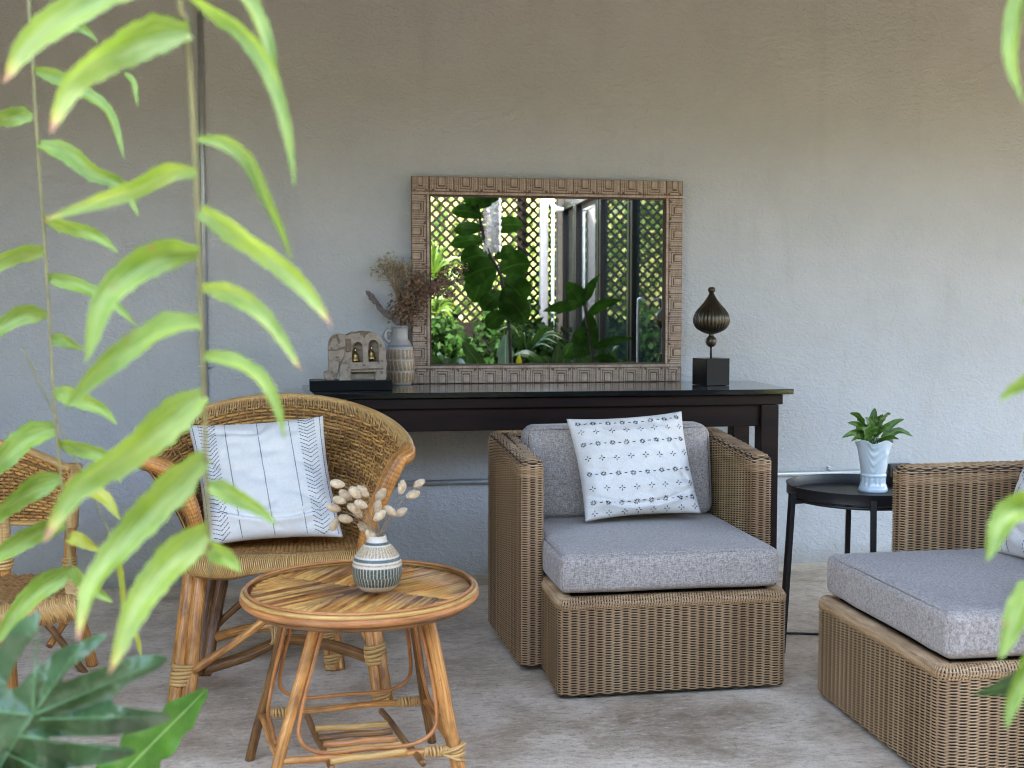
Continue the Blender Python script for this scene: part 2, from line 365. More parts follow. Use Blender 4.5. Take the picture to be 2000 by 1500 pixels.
def rbox(mb, c, d, r, puff=.0, n=14, sag=None):
    """soft box: rounded edges and slightly swollen faces"""
    H = Vector(d)/2; faces = [(0, 1, 2, 1), (0, 1, 2, -1), (1, 2, 0, 1), (1, 2, 0, -1), (2, 0, 1, 1), (2, 0, 1, -1)]
    for a, b_, k, sg in faces:
        na = max(6, int(d[a]/.03)); nb = max(6, int(d[b_]/.03))
        def fn(u, v):
            u = .5-.5*math.cos(math.pi*u) if na < 0 else u
            p = Vector((0, 0, 0)); p[a] = (2*u-1)*H[a]*sg; p[b_] = (2*v-1)*H[b_]; p[k] = sg*H[k]
            q = Vector([max(-H[i]+r, min(H[i]-r, p[i])) for i in range(3)]); dv = p-q
            if dv.length > 1e-9: p = q+dv.normalized()*r
            w_ = [1-(abs(p[i])/H[i])**4 for i in range(3)]
            p[k] += sg*puff*max(0, w_[a])*max(0, w_[b_])
            p += Vector((mnoise.noise(p*9+Vector(c)), mnoise.noise(p*9+Vector((5, 1, 2))), mnoise.noise(p*8+Vector((2, 9, 4)))))*.0025
            if sag: p = sag(p)
            return Vector(c)+p
        # non uniform grid so that the rounding is dense at the borders
        def warp(t, L):
            e = min(.45, r*1.05/L); 
            m_ = 5; tot = 2*m_+8; i = t*tot
            if i <= m_: return e*i/m_
            if i >= tot-m_: return 1-e*(tot-i)/m_
            return e+(1-2*e)*(i-m_)/8
        mb.grid(lambda u, v: fn(warp(u, d[a]), warp(v, d[b_])), 18, 18)
def cushion(parent, name, c, d, r, puff, lab=None, sag=None):
    mb = MB(); rbox(mb, c, d, r, puff, sag=sag); o = mb.build(name, M_GREY, parent)
    m = o.modifiers.new('weld', 'WELD'); m.merge_threshold = .0006
    return o
ARM = .685
def make_armchair(name, label, loc, rz, ext=0, rise=.035):
    t = thing(name, label, 'armchair', loc, rz)
    # U of arms and back, counter-clockwise seen from above -> outside on the right of travel
    P = [(-.430, .27), (-.358, .27), (-.366, .75+ext), (.330, .75+ext), (.338, .27), (.404, .27), (.412, .85+ext), (-.462, .85+ext)]
    U = resample(round_path([(x, y, 0) for x, y in P], [.026, .026, .02, .02, .026, .026, .05, .05]), PITCH_ST/4, True, True)
    ztop = woven_wall(t, U, .028, .640, True)
    slope = lambda p: ARM+rise*max(0, min(1, (p.y-.27)/.5))
    mb = MB()
    for k in range(12):                      # the strands fan out up to the sloping arm, then roll over it
        q = (k+1)/12; strand(mb, U, k % 2, True, zf=lambda p, q=q: (ztop-ROW+(slope(p)-.022-ztop+ROW)*q, 0))
    for k in range(12):
        al = (k+1)/6*math.pi/2; 
        if k < 6: ins = .020*(1-math.cos(al)); zz = .022*math.sin(al); up = math.sin(al)
        else: ins = .020+(k-5)*.0026; zz = .022; up = 1
        strand(mb, U, k % 2, True, ins=ins, zf=lambda p, zz=zz, up=up: (slope(p)-.022+zz, up), rr=.0025, amp=.0028)
    mb.build('arm_rim', M_WICK, t, kind='stuff')
    gap_shade(t, U, .02, None, True, top=lambda p: slope(p)-.006)
    # seat box
    B = resample(round_path([(-.360, .60, 0), (-.360, 0, 0), (.350, 0, 0), (.350, .60, 0)], [.01, .036, .036, .01], closed=False), PITCH_ST/4)
    zb = woven_wall(t, B, .018, .296, False)
    mb = MB()
    for k in range(5):
        al = (k+1)/5*math.pi/2; strand(mb, B, k % 2, False, ins=-.014*(1-math.cos(al)) if False else .014*(1-math.cos(al)), zf=lambda p, al=al: (zb-ROW+.014*math.sin(al), math.sin(al)))
    E_ = resample(B, .0085)
    for i, p in enumerate(E_):               # ribs of the wrapped top edge
        a = E_[max(0, i-1)]; c = E_[min(len(E_)-1, i+1)]; tt = (c-a).normalized(); inn = Vector((-tt.y, tt.x, 0)); sh = tt*.004
        pts = [p-inn*.002+Vector((0, 0, zb-.018))-sh, p-inn*.0035+Vector((0, 0, zb-.002)), p+inn*.006+Vector((0, 0, zb+.0125)), p+inn*.020+Vector((0, 0, zb+.0145))+sh, p+inn*.042+Vector((0, 0, zb+.012))+sh]
        mb.tube(pts, .0031, 5)
    mb.build('seat_rim', M_WICK, t, kind='stuff')
    mb = MB(); Q = inset_path(B, .0012, False); N = len(Q); zt = zb+.008
    vs = [Vector((p.x, p.y, .012)) for p in Q]+[Vector((p.x, p.y, zt)) for p in Q]
    mb.add(vs, [(i, i+1, i+1+N, i+N) for i in range(N-1)]+[tuple(range(N, 2*N))]); mb.build('seat_box_gap_shade', M_WBACK, t, smooth=False)  # same dark colour puts shade behind the seat weave
    mb = MB(); 
    for x in (-.30, .27):
        for y in (.05, .8): mb = MB(); mb.lathe((x, y, 0), [(.022, 0), (.022, .02)], 12); mb.build('glide', M_BLACK, t)
    cushion(t, 'seat_cushion', (-.010, .395+ext/2, .374), (.688, .75+ext, .120), .024, .006)
    def lean(p): return p+Vector((0, (p.z)*.16, 0))
    cushion(t, 'back_cushion', (-.017, .675+ext, .595), (.672, .13, .320), .040, .004, sag=lean)
    return t
armchair = make_armchair('wicker_armchair', 'wicker armchair with grey cushions seen from the front, star embroidered pillow on its seat', (1.015, 3.222, 0), 0)
ac2 = make_armchair('wicker_armchair', 'wicker armchair turned sideways at the right edge, beside the round black table', (1.432, 2.80, 0), R(-90), .10, 0)
armchair['group'] = ac2['group'] = 'wicker armchairs'

# ------------------------------------------------------------------ pillows
def pillow(name, label, TL, TR, BL, BR, T, mat, fold=None, seed=0, parent=None, edge=.055):
    TL, TR, BL, BR = map(Vector, (TL, TR, BL, BR)); nrm = (TR-TL).cross(TL-BL).normalized()     # towards the camera side when TL..TR runs right
    if nrm.y > 0: nrm = -nrm
    W = (TR-TL).length
    def S(u, v, side=1):
        uu = u*(1-edge*(1-v*v)*abs(u)**3); vv = v*(1-edge*1.2*(1-u*u)*abs(v)**3)
        a, b_ = (uu+1)/2, (1-vv)/2
        p = (TL*(1-a)+TR*a)*(1-b_)+(BL*(1-a)+BR*a)*b_
        th = T*max(0, (1-abs(u)**3.2))**.55*max(0, (1-abs(v)**3.2))**.55
        th *= 1+.10*mnoise.noise(Vector((u*1.6+seed, v*1.6, seed)))
        q = p+nrm*(side*th)
        wr = mnoise.noise(Vector((u*2.5+seed*3, v*5.5, 1.7)))*.011+mnoise.noise(Vector((u*7, v*7+seed, 4)))*.004
        rg = mnoise.noise(Vector((u*1.3+v*1.9+seed, (v-u)*.6, seed*2.3))); wr += -.010*math.exp(-(rg/.07)**2)*(.35+.65*max(abs(u), abs(v)))
        corner = (abs(u)*abs(v))**2; wr += math.sin(14*(abs(u)-abs(v)*.6)+seed)*.004*corner
        q += nrm*(side*wr*min(1, 4*(1-abs(u)))*min(1, 4*(1-abs(v))))
        if fold and side > 0:
            vc = fold[0]+fold[1]*(u-fold[3])**2; d = (v-vc)/fold[4]
            q += nrm*(-fold[2]*math.exp(-d*d)*max(0, 1-abs(u)**6)+fold[2]*.6*math.exp(-((d+2.2)/1.4)**2)*max(0, 1-abs(u)**4))
        return q
    mb = MB(); n = 64
    for side in (1, -1):
        mb.grid(lambda a, b_: S((2*a-1)*side, 2*b_-1, side), n, n)
    o = mb.build(name, mat, parent)
    m = o.modifiers.new('weld', 'WELD'); m.merge_threshold = .0004
    if label: tag(o, label, 'pillow')
    return o, S, nrm
def stitches(S, nrm, segs, w=.0017, dash=.0072, gap=.0036, parent=None, name='embroidery'):
    mb = MB()
    for (u1, v1, u2, v2, one) in segs:
        n = 24; pts = [S(u1+(u2-u1)*k/n, v1+(v2-v1)*k/n)+nrm*.0009 for k in range(n+1)]
        L = [0]
        for a, b_ in zip(pts, pts[1:]): L.append(L[-1]+(b_-a).length)
        def at(t):
            for k in range(n):
                if L[k+1] >= t: return pts[k].lerp(pts[k+1], (t-L[k])/max(1e-9, L[k+1]-L[k]))
            return pts[-1]
        t = 0
        while t < L[-1]-.001:
            e = L[-1] if one else min(L[-1], t+dash*random.uniform(.8, 1.1)); a = at(t); b_ = at(e); m_ = (a+b_)/2+nrm*.0012
            jit = Vector((random.uniform(-1, 1), 0, random.uniform(-1, 1)))*.0005
            mb.tube([a+jit-nrm*.0006, m_, b_+jit-nrm*.0006], w/2, 4, cap=False); t = e+gap*random.uniform(.8, 1.2)
            if one: break
    return mb.build(name, M_THREAD, parent, kind='stuff')

# star pillow on the front armchair
p2, S2, n2 = pillow('pillow', 'white pillow with dark embroidered stars and crosses on the grey armchair cushion', Py(1106, 818, 3.80), Py(1331, 803, 3.80), Py(1143, 1019, 3.66), Py(1370, 1003, 3.66), .066, M_WHITE, fold=(-.80, .32, .014, -.02, .035), seed=2)
seg = []
def star(u, v, k=8, r=.052, r0=.02):
    for i in range(k):
        a = 2*math.pi*(i+.5*(k == 8))/k; seg.append((u+math.cos(a)*r0, v+math.sin(a)*r0, u+math.cos(a)*r, v+math.sin(a)*r, True))
rows = [(.86, 8), (.67, 4), (.42, 8), (.14, 4), (-.16, 8), (-.43, 4), (-.70, 8), (-.88, 4)]
for v, k in rows:
    for j in range(8):
        u = -.86+j*.246+random.uniform(-.008, .008)+(.02 if k == 4 else 0); dv = -.05*(1-u*u)+random.uniform(-.01, .01)
        if abs(u) > .93: continue
        star(u, v+dv, k, .046 if k == 8 else .05)
        if k == 8 and j < 7: seg.append((u+.10, v-.05*(1-(u+.12)**2), u+.145, v-.05*(1-(u+.12)**2), True))
stitches(S2, n2, seg, .0028, parent=p2)
mb = MB(); a = Py(1339, 943, 3.70); mb.grid(lambda u, v: Py(1338+14*u+1.5*v, 943+24*v, 3.70)+Vector((0, -.004*math.sin(u*3), 0)), 4, 4)
lb = mb.build('care_label', m_plain('label_cloth', (.78, .78, .76), .8), p2); m = lb.modifiers.new('t', 'SOLIDIFY'); m.thickness = .001
mb = MB(); mb.lathe((0, 0, 0), [(.0035, 0), (.0035, .0006)], 12); mk = mb.build('printed_mark', M_THREAD, lb); mk.location = Py(1345.5, 955, 3.6945); mk.rotation_euler = (R(90), 0, 0)

p3, S3, n3 = pillow('pillow', 'cream pillow with dashed stripes on the armchair at the right edge', (2.085, 3.07, .80), (2.085, 2.66, .80), (1.955, 3.07, .437), (1.955, 2.66, .437), .055, M_WHITE, seed=8)
stitches(S3, n3, [(u, .97, u, -.97, False) for u in (-.80, -.62, -.2, .2, .62)], .0018, parent=p3)

# ------------------------------------------------------------------ glass topped console table
ZT = .85
con = thing('console_table', 'long dark console table with black glass top under the carved mirror', 'console table', (.85, 4.5, 0))
def lo(o, t): o.location = -Vector(t.location); return o
fl, fr, br, bl = Pz(613, 769.5, ZT), Pz(1551, 760, ZT), Pz(1466, 742.5, ZT), Pz(590, 750.5, ZT)
br.y = bl.y = 4.84; 
mb = MB(); mb.prism([(fl.x, fl.y), (fr.x, fr.y), (br.x, br.y), (bl.x, bl.y)], ZT-.021, ZT, 'Z'); o = lo(mb.build('glass_top', M_BLKGL, con, smooth=False), con); m = o.modifiers.new('bv', 'BEVEL'); m.width = .003; m.segments = 2
mb = MB(); yf = fl.y; xl, xr = fl.x+.03, fr.x-.03
mb.box(((xl+xr)/2, (yf+4.80)/2, ZT-.044), (xr-xl, 4.80-yf-.03, .040), bev=.003); lo(mb.build('table_top', M_DKWOOD, con, smooth=False), con)
X0, X1 = Py(640, 900, 4.26).x, Py(1530, 900, 4.25).x; Yr = 4.66
for nm, c, d in (('apron', ((X0+X1)/2, yf+.055, ZT-.064-.045), (X1-X0-.12, .03, .088)), ('apron', ((X0+X1)/2, Yr+.02, ZT-.064-.045), (X1-X0-.12, .03, .088)),
                 ('side_rail', (X1-.03, (yf+Yr)/2+.02, ZT-.064-.045), (.03, Yr-yf-.06, .088)), ('side_rail', (X0+.03, (yf+Yr)/2+.02, ZT-.064-.045), (.03, Yr-yf-.06, .088))):
    mb = MB(); mb.box(c, d, bev=.003); lo(mb.build(nm, M_DKWOOD, con, smooth=False), con)
for x in (X0+.037, X1-.037):
    for y in (yf+.06, Yr):
        mb = MB(); mb.box((x, y, (ZT-.066)/2), (.074, .074, ZT-.066), bev=.004); lo(mb.build('leg', M_DKWOOD, con, smooth=False), con)

# ------------------------------------------------------------------ mirror in a carved frame
MX0, MX1, MZ0, MZ1, MW = .333, 1.527, ZT+.001, 1.733, .077
mir = thing('framed_mirror', 'rectangular mirror in a carved wooden block frame standing on the console table', 'mirror', ((MX0+MX1)/2, MIR, MZ0))
mb = MB(); mb.box(((MX0+MX1)/2, MIR+.012, (MZ0+MZ1)/2), (MX1-MX0-.01, .022, MZ1-MZ0-.01)); lo(mb.build('backing_board', M_CARVED, mir, smooth=False), mir)
mb = MB()
for c, d in (((MX0+MX1)/2, MZ0+MW/2), ((MX0+MX1)/2, MZ1-MW/2)): mb.box((c, MIR-.007, d), (MX1-MX0, .014, MW-.0005), bev=.001)
for c in (MX0+MW/2, MX1-MW/2): mb.box((c, MIR-.0068, (MZ0+MZ1)/2), (MW-.0005, .0136, MZ1-MZ0-2*MW), bev=.001)
lo(mb.build('frame_board', M_FRB, mir, smooth=False), mir)
mb = MB(); mb.add([(MX0+.06, MIR, MZ0+.06), (MX1-.06, MIR, MZ0+.06), (MX1-.06, MIR, MZ1-.06), (MX0+.06, MIR, MZ1-.06)], [(0, 1, 2, 3)]); lo(mb.build('mirror_glass', M_MIRROR, mir, smooth=False), mir)
def tile_mesh(L, D, kind):
    """a block of the frame: stepped mouldings round a raised panel, or a fan of mouldings"""
    mb = MB(); F = -.010
    def bar(x0, x1, z0, z1, h): mb.box(((x0+x1)/2, F-h/2+.001, (z0+z1)/2), (x1-x0, h+.002, z1-z0), bev=.0011)
    q = min(1, (L-.02)/.084)
    bar(-L/2+.001, L/2-.001, D-.0115, D-.001, .0065)
    for sg in (-1, 1):
        for i, w0 in enumerate((.0335, .0425)):
            x0, x1 = w0*q, w0*q+.0072*q; zt = D-.0135-(.0085*(1-i) if kind else .004*i)
            if x1 > L/2: continue
            X = [(sg*x0, .002), (sg*x1, .002), (sg*x1, zt), (sg*x0, zt-.006)]
            mb.prism(X if sg > 0 else X[::-1], F+.001, F-.0045)
        bar(min(sg*.0315*q, sg*.0245*q), max(sg*.0315*q, sg*.0245*q), .0015, D-.024, .0065)
        bar(min(sg*.0215*q, sg*.0165*q), max(sg*.0215*q, sg*.0165*q), .0015, D-.034, .0045)
    bar(-.0315*q, .0315*q, D-.0235, D-.0155, .0065); bar(-.0215*q, .0215*q, D-.0335, D-.0275, .0045)
    bar(-.0125*q, .0125*q, .003, D-.040, .0075 if kind else .003)
    b0 = mb.build('carved_block', M_CARVE, None, smooth=False); me = b0.data; bpy.data.objects.remove(b0); return me
nT, nS = 10, 7; LT = (MX1-MX0-2*MW)/nT; LS = (MZ1-MZ0-2*MW)/nS
tm = [tile_mesh(LT, MW, k) for k in (0, 1)]; ts = [tile_mesh(LS, MW, k) for k in (0, 1)]; tc = tile_mesh(MW, MW, 1)
def put_tile(me, x, z, ang):
    o = obj('carved_block', me, mir); o.matrix_local = Matrix.Translation(Vector((x, MIR-.004, z))-mir.location) @ Matrix.Rotation(ang, 4, 'Y')
for k in range(nT):
    x = MX0+MW+(k+.5)*LT; put_tile(tm[k % 2], x, MZ0, 0); put_tile(tm[(k+1) % 2], x, MZ1, math.pi)
for k in range(nS):
    z = MZ0+MW+(k+.5)*LS; put_tile(ts[k % 2], MX0, z, math.pi/2); put_tile(ts[(k+1) % 2], MX1, z, -math.pi/2)
for x, z, a in ((MX0+MW/2, MZ0, 0), (MX1-MW/2, MZ0, 0), (MX0+MW/2, MZ1, math.pi), (MX1-MW/2, MZ1, math.pi)): put_tile(tc, x, z, a)
mb = MB(); mb.box(((MX0+MX1)/2, MIR-.006, MZ0+MW+.0035), (MX1-MX0-2*MW, .014, .005)); mb.box(((MX0+MX1)/2, MIR-.006, MZ1-MW-.0035), (MX1-MX0-2*MW, .014, .005))
mb.box((MX0+MW+.0035, MIR-.006, (MZ0+MZ1)/2), (.005, .0138, MZ1-MZ0-2*MW)); mb.box((MX1-MW-.0035, MIR-.006, (MZ0+MZ1)/2), (.005, .0138, MZ1-MZ0-2*MW))
lo(mb.build('inner_bead', M_CARVED, mir, smooth=False), mir)

# ------------------------------------------------------------------ finial on a black block
fc = Pz(1388, 752, ZT); fc.z = ZT
fin = thing('finial_ornament', 'bronze fluted onion shaped finial on a black cube at the right end of the console', 'ornament', fc, R(14))
mb = MB(); mb.box((0, 0, .0575), (.112, .112, .113), bev=.0015); mb.build('plinth', M_BLK2, fin, smooth=False)
mb = MB(); mb.lathe((0, 0, .113), [(.0045, 0), (.0045, .06)], 12); mb.build('spindle', M_BLACK, fin)
k_ = 4.5/2200
mb = MB(); mb.lathe((0, 0, 0), [(0.002, .160), (.012, .162), (.020, .171), (.0235, .183), (.021, .196), (.013, .206), (.009, .212), (.012, .216)], 28); mb.build('bead', M_BRONZE, fin)
prof = [(.012, .214), (.035, .222), (.060, .236), (.074, .256), (.0775, .276), (.072, .298), (.058, .320), (.040, .340), (.025, .360), (.014, .378), (.009, .388)]
pf = spline([(r, 0, z) for r, z in prof], 4)
mb = MB(); mb.lathe((0, 0, 0), [(p.x, p.z) for p in pf], 240, rad=lambda th, z: 1-.055*abs(math.sin(th*15))**.6*0-.06*(1-abs(math.cos(th*15)))**.9*max(0, min(1, (.375-z)/.1))); mb.build('fluted_bulb', M_BRONZE, fin)
mb = MB(); mb.lathe((0, 0, 0), [(.008, .386), (.010, .389), (.015, .395), (.0165, .402), (.013, .410), (.004, .413)], 24); mb.build('knob', M_BRONZE, fin)

# ------------------------------------------------------------------ banded jug with dried flowers
vc = Pz(782, 751, ZT); vc.z = ZT; kv = (vc.y)/2200/1.0
jug = thing('banded_jug', 'tan and cream banded ceramic jug with a small handle beside the elephant', 'jug', vc)
s = NB('jug_glaze'); co = s.coord(); sep = s.n('SeparateXYZ'); s.l(co, sep.inputs[0]); z = sep.outputs[2]
ang = s.math('ARCTAN2', sep.outputs[1], sep.outputs[0]); 
slant = s.math('MULTIPLY', z, 26); band2 = s.math('MULTIPLY', s.math('GREATER_THAN', z, .056), s.math('LESS_THAN', z, .102))
ph = s.math('ADD', s.math('MULTIPLY', ang, 21), s.math('MULTIPLY', s.math('MULTIPLY', slant, band2), 2.2)); st = s.math('SINE', ph)
nz = s.noise(co, 90, 3); cream = s.ramp(nz, [(.3, (.42, .36, .28)), (.7, (.54, .48, .39))]); tan_ = s.ramp(nz, [(.3, (.28, .16, .07)), (.7, (.42, .27, .14))])
strp = s.mix(s.ramp(s.math('MULTIPLY_ADD', st, .5, .5), [(.12, 0.), (.26, 1.)]), cream, tan_)
inb = s.ramp(s.math('MULTIPLY', z, 4), [(.0, 0.), (.036, 0.), (.040, 1.), (.205, 1.), (.215, 0.), (.235, 0.), (.245, 1.), (.395, 1.), (.405, 0.), (.425, 0.), (.435, 1.), (.585, 1.), (.595, 0.)], 'CONSTANT')
x = s.mix(inb, cream, strp)
gr = s.math('MULTIPLY', s.math('GREATER_THAN', z, .160), s.math('LESS_THAN', z, .170)); x = s.mix(gr, x, (.22, .24, .26)); top_ = s.math('GREATER_THAN', z, .170); x = s.mix(top_, x, (.40, .355, .31))
gr = s.math('MULTIPLY', s.math('GREATER_THAN', z, .238), s.math('LESS_THAN', z, .246)); x = s.mix(gr, x, (.22, .24, .26))
s.set(x, .38); s.bump(nz, .3, .002); M_JUG = s.m
prof = [(.045, 0), (.050, .004), (.056, .02), (.0595, .045), (.0605, .052), (.059, .055), (.0605, .06), (.061, .08), (.0605, .099), (.059, .103), (.0605, .107), (.059, .13), (.056, .15), (.053, .158), (.051, .163), (.047, .172), (.038, .186), (.034, .196), (.033, .22), (.033, .238), (.035, .244), (.036, .250), (.032, .250), (.029, .246), (.029, .20)]
mb = MB(); mb.lathe((0, 0, 0), prof, 72, cap=False); mb.lathe((0, 0, .002), [(.046, 0), (.046, .003)], 40); mb.lathe((0, 0, .2), [(.0295, 0), (.0295, .002)], 24); mb.build('jug_body', M_JUG, jug)
mb = MB(); mb.tube(spline([(-.034, 0, .226), (-.050, 0, .230), (-.061, -.002, .218), (-.062, -.002, .200), (-.052, 0, .186), (-.040, 0, .182)], 6), .0085, 10); mb.build('handle', M_JUG, jug)
M_DRYB = m_plain('dried_bloom', (.22, .135, .08), .9, var=.4, scale=60); M_DRYC = m_plain('dried_seed', (.42, .33, .20), .9, var=.4, scale=60)
M_DRYE = m_plain('dried_eucalyptus', (.17, .13, .12), .8, var=.35, scale=60); M_DRYR = m_plain('dried_heath', (.27, .15, .12), .85, var=.4, scale=60)
M_STEM = m_plain('dry_stem', (.30, .21, .12), .8, var=.3)
dry = thing('dried_bouquet', 'brown dried flowers and eucalyptus standing in the banded jug', 'dried flowers', (vc.x, vc.y, ZT+.2))
Yv = vc.y
def V3(px, py, dy=0): return Py(px, py, Yv+dy)
neck = V3(784, 640)
def petal(mb, c, r, n=None):
    d = Vector((random.uniform(-1, 1), random.uniform(-1, 1), random.uniform(-1, 1))).normalized(); e = d.orthogonal().normalized(); f = d.cross(e)
    mb.add([c-e*r, c-f*r*.6+d*r*.2, c+e*r, c+f*r*.6+d*r*.2], [(0, 1, 2, 3)], [[(0, 0), (1, 0), (1, 1), (0, 1)]])
mb = MB(); ml = MB(); m3 = MB()
P = spline([neck, V3(768, 622), V3(745, 605), V3(722, 575)], 8); m3.tube(P, .0012, 5)
for i, p in enumerate(P[6:]):
    for q in (-1, 1):
        c = p+Vector((q*.008, random.uniform(-.01, .01), -q*.007+random.uniform(-.004, .004)))
        tl = Matrix.Rotation(random.uniform(.7, 1.6), 3, Vector((1, random.uniform(-.6, .6), 0)).normalized()); r_ = random.uniform(.009, .0125); mb.add([c+tl @ Vector((math.cos(a*.785)*r_, math.sin(a*.785)*r_, .0015*(a % 2))) for a in range(8)], [tuple(range(8))])
lo(mb.build('eucalyptus_leaves', M_DRYE, dry, kind='stuff'), dry)
mb = MB()
for k in range(260):                          # seed heads on fine branching stems
    u = random.random(); px = 735+70*u+random.gauss(0, 6); py = 517+26*abs(u-.35)+random.gauss(0, 11); dy = random.uniform(-.05, .04); c = V3(px, py, dy)
    for _ in range(4): petal(mb, c+Vector([random.uniform(-.005, .005) for _ in range(3)]), .0052)
    if k % 5 == 0: m3.tube(spline([neck, V3(775+8*u, 585, dy/2), V3(760+25*u, 552, dy), c], 5), .0007, 4)
lo(mb.build('seed_heads', M_DRYC, dry, kind='stuff'), dry)
mb = MB()
for k in range(1500):
    a = random.random(); px = random.gauss(797, 17) if a < .62 else random.gauss(818, 15); py = random.gauss(596, 19) if a < .62 else random.gauss(566, 20)
    if py > 640 or abs(px-800) > 48: continue
    petal(mb, V3(px, py, random.uniform(-.08, .05)), random.uniform(.005, .0115))
for k in range(22): m3.tube(spline([neck+Vector((random.uniform(-.015, .015), 0, 0)), V3(785+random.gauss(0, 8), 620), V3(random.gauss(800, 16), random.gauss(590, 12), random.uniform(-.06, .04))], 5), .001, 4)
lo(mb.build('hydrangea_petals', M_DRYB, dry, kind='stuff'), dry)
mb = MB()
for (ex, ey, dy) in ((908, 522, -.06), (900, 545, -.03), (880, 520, -.08), (885, 575, -.02), (862, 545, -.05)):
    P = spline([neck, V3(805, 600, dy*.3), V3(835, 570, dy*.7), V3(ex, ey, dy)], 14); m3.tube(P, .0009, 4)
    for p in P[18:]:
        for _ in range(7): petal(mb, p+Vector([random.uniform(-.014, .014) for _ in range(3)]), .0068)
lo(mb.build('heath_sprigs', M_DRYR, dry, kind='stuff'), dry); lo(m3.build('stems', M_STEM, dry, kind='stuff'), dry)

# ------------------------------------------------------------------ wooden elephant with bells
Ye = 4.50; eb = Pz(680, 765, ZT)
ele = thing('elephant_carving', 'whitewashed wooden elephant carving holding two brass bells on a black plinth', 'carving', (Py(690, 750, Ye).x, Ye, ZT))
s = NB('whitewash'); co = s.coord(); f = s.noise(co, 40, 6, .7); g = s.noise(s.map(co, (60, 60, 14)), 1, 4, .6)
x = s.ramp(f, [(.36, (.13, .09, .06)), (.44, (.28, .22, .165)), (.7, (.39, .325, .25))]); x = s.mix(s.ramp(g, [(.55, 0.), (.68, .6)]), x, (.26, .20, .15)); s.set(x, .8); s.bump(f, .5, .003); M_WASH = s.m
M_ORN = m_plain('carved_ornament', (.16, .11, .07), .7, var=.5, scale=150, bump=.5)
def Ec(cx, cy, dy=0): p = Py(580+cx/6.25, 620+cy/6.25, Ye); return (p.x-ele.location.x, p.z-ele.location.z)
def poly_solid(name, outer, holes, y0, y1, mat, parent, bev=.003):
    b = bmesh.new(); es = []
    for loop in [outer]+holes:
        vs = [b.verts.new((x, y0, z)) for x, z in loop]; es += [b.edges.new((vs[i], vs[(i+1) % len(vs)])) for i in range(len(vs))]
    bmesh.ops.triangle_fill(b, use_beauty=True, edges=es)
    ret = bmesh.ops.extrude_face_region(b, geom=b.faces[:]); vv = [v for v in ret['geom'] if isinstance(v, bmesh.types.BMVert)]
    bmesh.ops.translate(b, verts=vv, vec=(0, y1-y0, 0)); bmesh.ops.recalc_face_normals(b, faces=b.faces[:])
    me = bpy.data.meshes.new(name); b.to_mesh(me); b.free(); me.materials.append(mat); me.uv_layers.new(name='UVMap')
    o = obj(name, me, parent); m = o.modifiers.new('bv', 'BEVEL'); m.width = bev; m.segments = 3; m.limit_method = 'ANGLE'; m.angle_limit = R(50)
    return o
def sm(pts, n=3): return [(p.x, p.z) for p in spline([(x, 0, z) for x, z in pts], n, True)]
out = [(375, 400), (380, 300), (415, 230), (480, 198), (560, 203), (600, 215), (645, 205), (700, 180), (790, 160), (880, 168), (960, 195), (1020, 245), (1060, 320), (1080, 420), (1083, 600), (1082, 748), (955, 752), (950, 700), (945, 662), (800, 662), (655, 665), (648, 700), (645, 782), (522, 784), (516, 740), (512, 650), (500, 690), (472, 748), (415, 778), (352, 760), (322, 702), (332, 665), (376, 650), (384, 600), (378, 500)]
n1_ = [(672, 540), (670, 420), (690, 330), (720, 300), (770, 300), (796, 340), (800, 540), (790, 545), (685, 545)]
n2_ = [(872, 535), (868, 400), (872, 310), (900, 276), (955, 276), (990, 320), (996, 535), (985, 542), (885, 542)]
poly_solid('elephant_body', sm([Ec(*p) for p in out], 2), [[Ec(*p) for p in n1_][::-1], [Ec(*p) for p in n2_][::-1]], -.030, .030, M_WASH, ele, .006)
poly_solid('back_panel', sm([Ec(*p) for p in [(560, 230), (800, 180), (1000, 250), (1070, 400), (1075, 700), (650, 700)]], 2), [], .010, .024, M_WASH, ele)
poly_solid('leg', sm([Ec(*p) for p in [(530, 560), (640, 560), (655, 700), (645, 790), (520, 790), (515, 700)]], 2), [], -.042, -.028, M_WASH, ele, .005)
poly_solid('leg', sm([Ec(*p) for p in [(965, 640), (1070, 640), (1078, 700), (1075, 765), (950, 765), (958, 700)]], 2), [], -.042, -.028, M_WASH, ele, .005)
poly_solid('head', sm([Ec(*p) for p in [(380, 400), (388, 300), (425, 235), (485, 208), (560, 215), (590, 260), (590, 400), (560, 500), (515, 560), (505, 640), (470, 740), (410, 765), (355, 745), (335, 700), (385, 660), (395, 580), (385, 500)]], 2), [], -.040, -.028, M_WASH, ele, .006)
poly_solid('ear_ornament', [Ec(*p) for p in [(592, 265), (655, 260), (660, 410), (600, 420)]], [], -.040, -.028, M_ORN, ele, .004)
poly_solid('head_band', [Ec(*p) for p in [(380, 385), (470, 388), (560, 355), (585, 350), (580, 375), (480, 405), (382, 405)]], [], -.043, -.036, M_ORN, ele, .001)
poly_solid('head_cloth', [Ec(*p) for p in [(385, 330), (400, 260), (440, 215), (500, 205), (530, 290), (520, 320), (480, 250), (440, 250), (410, 310)]], [], -.0425, -.036, M_ORN, ele, .001)
poly_solid('eye', [Ec(*p) for p in [(455, 482), (485, 466), (520, 480), (488, 500)]], [], -.0425, -.038, M_ORN, ele, .001)
poly_solid('saddle_trim', [Ec(*p) for p in [(670, 190), (760, 160), (880, 168), (890, 180), (860, 200), (835, 215), (822, 260), (800, 210), (770, 215), (765, 190), (700, 196)]], [], -.0335, -.026, M_ORN, ele, .001)
poly_solid('belly_rail', [Ec(*p) for p in [(640, 628), (1050, 608), (1052, 622), (642, 645)]], [], -.036, -.026, M_ORN, ele, .001)
poly_solid('belly_panel', [Ec(*p) for p in [(650, 655), (960, 650), (960, 752), (650, 780)]], [], .0, .015, M_WASH, ele, .001)
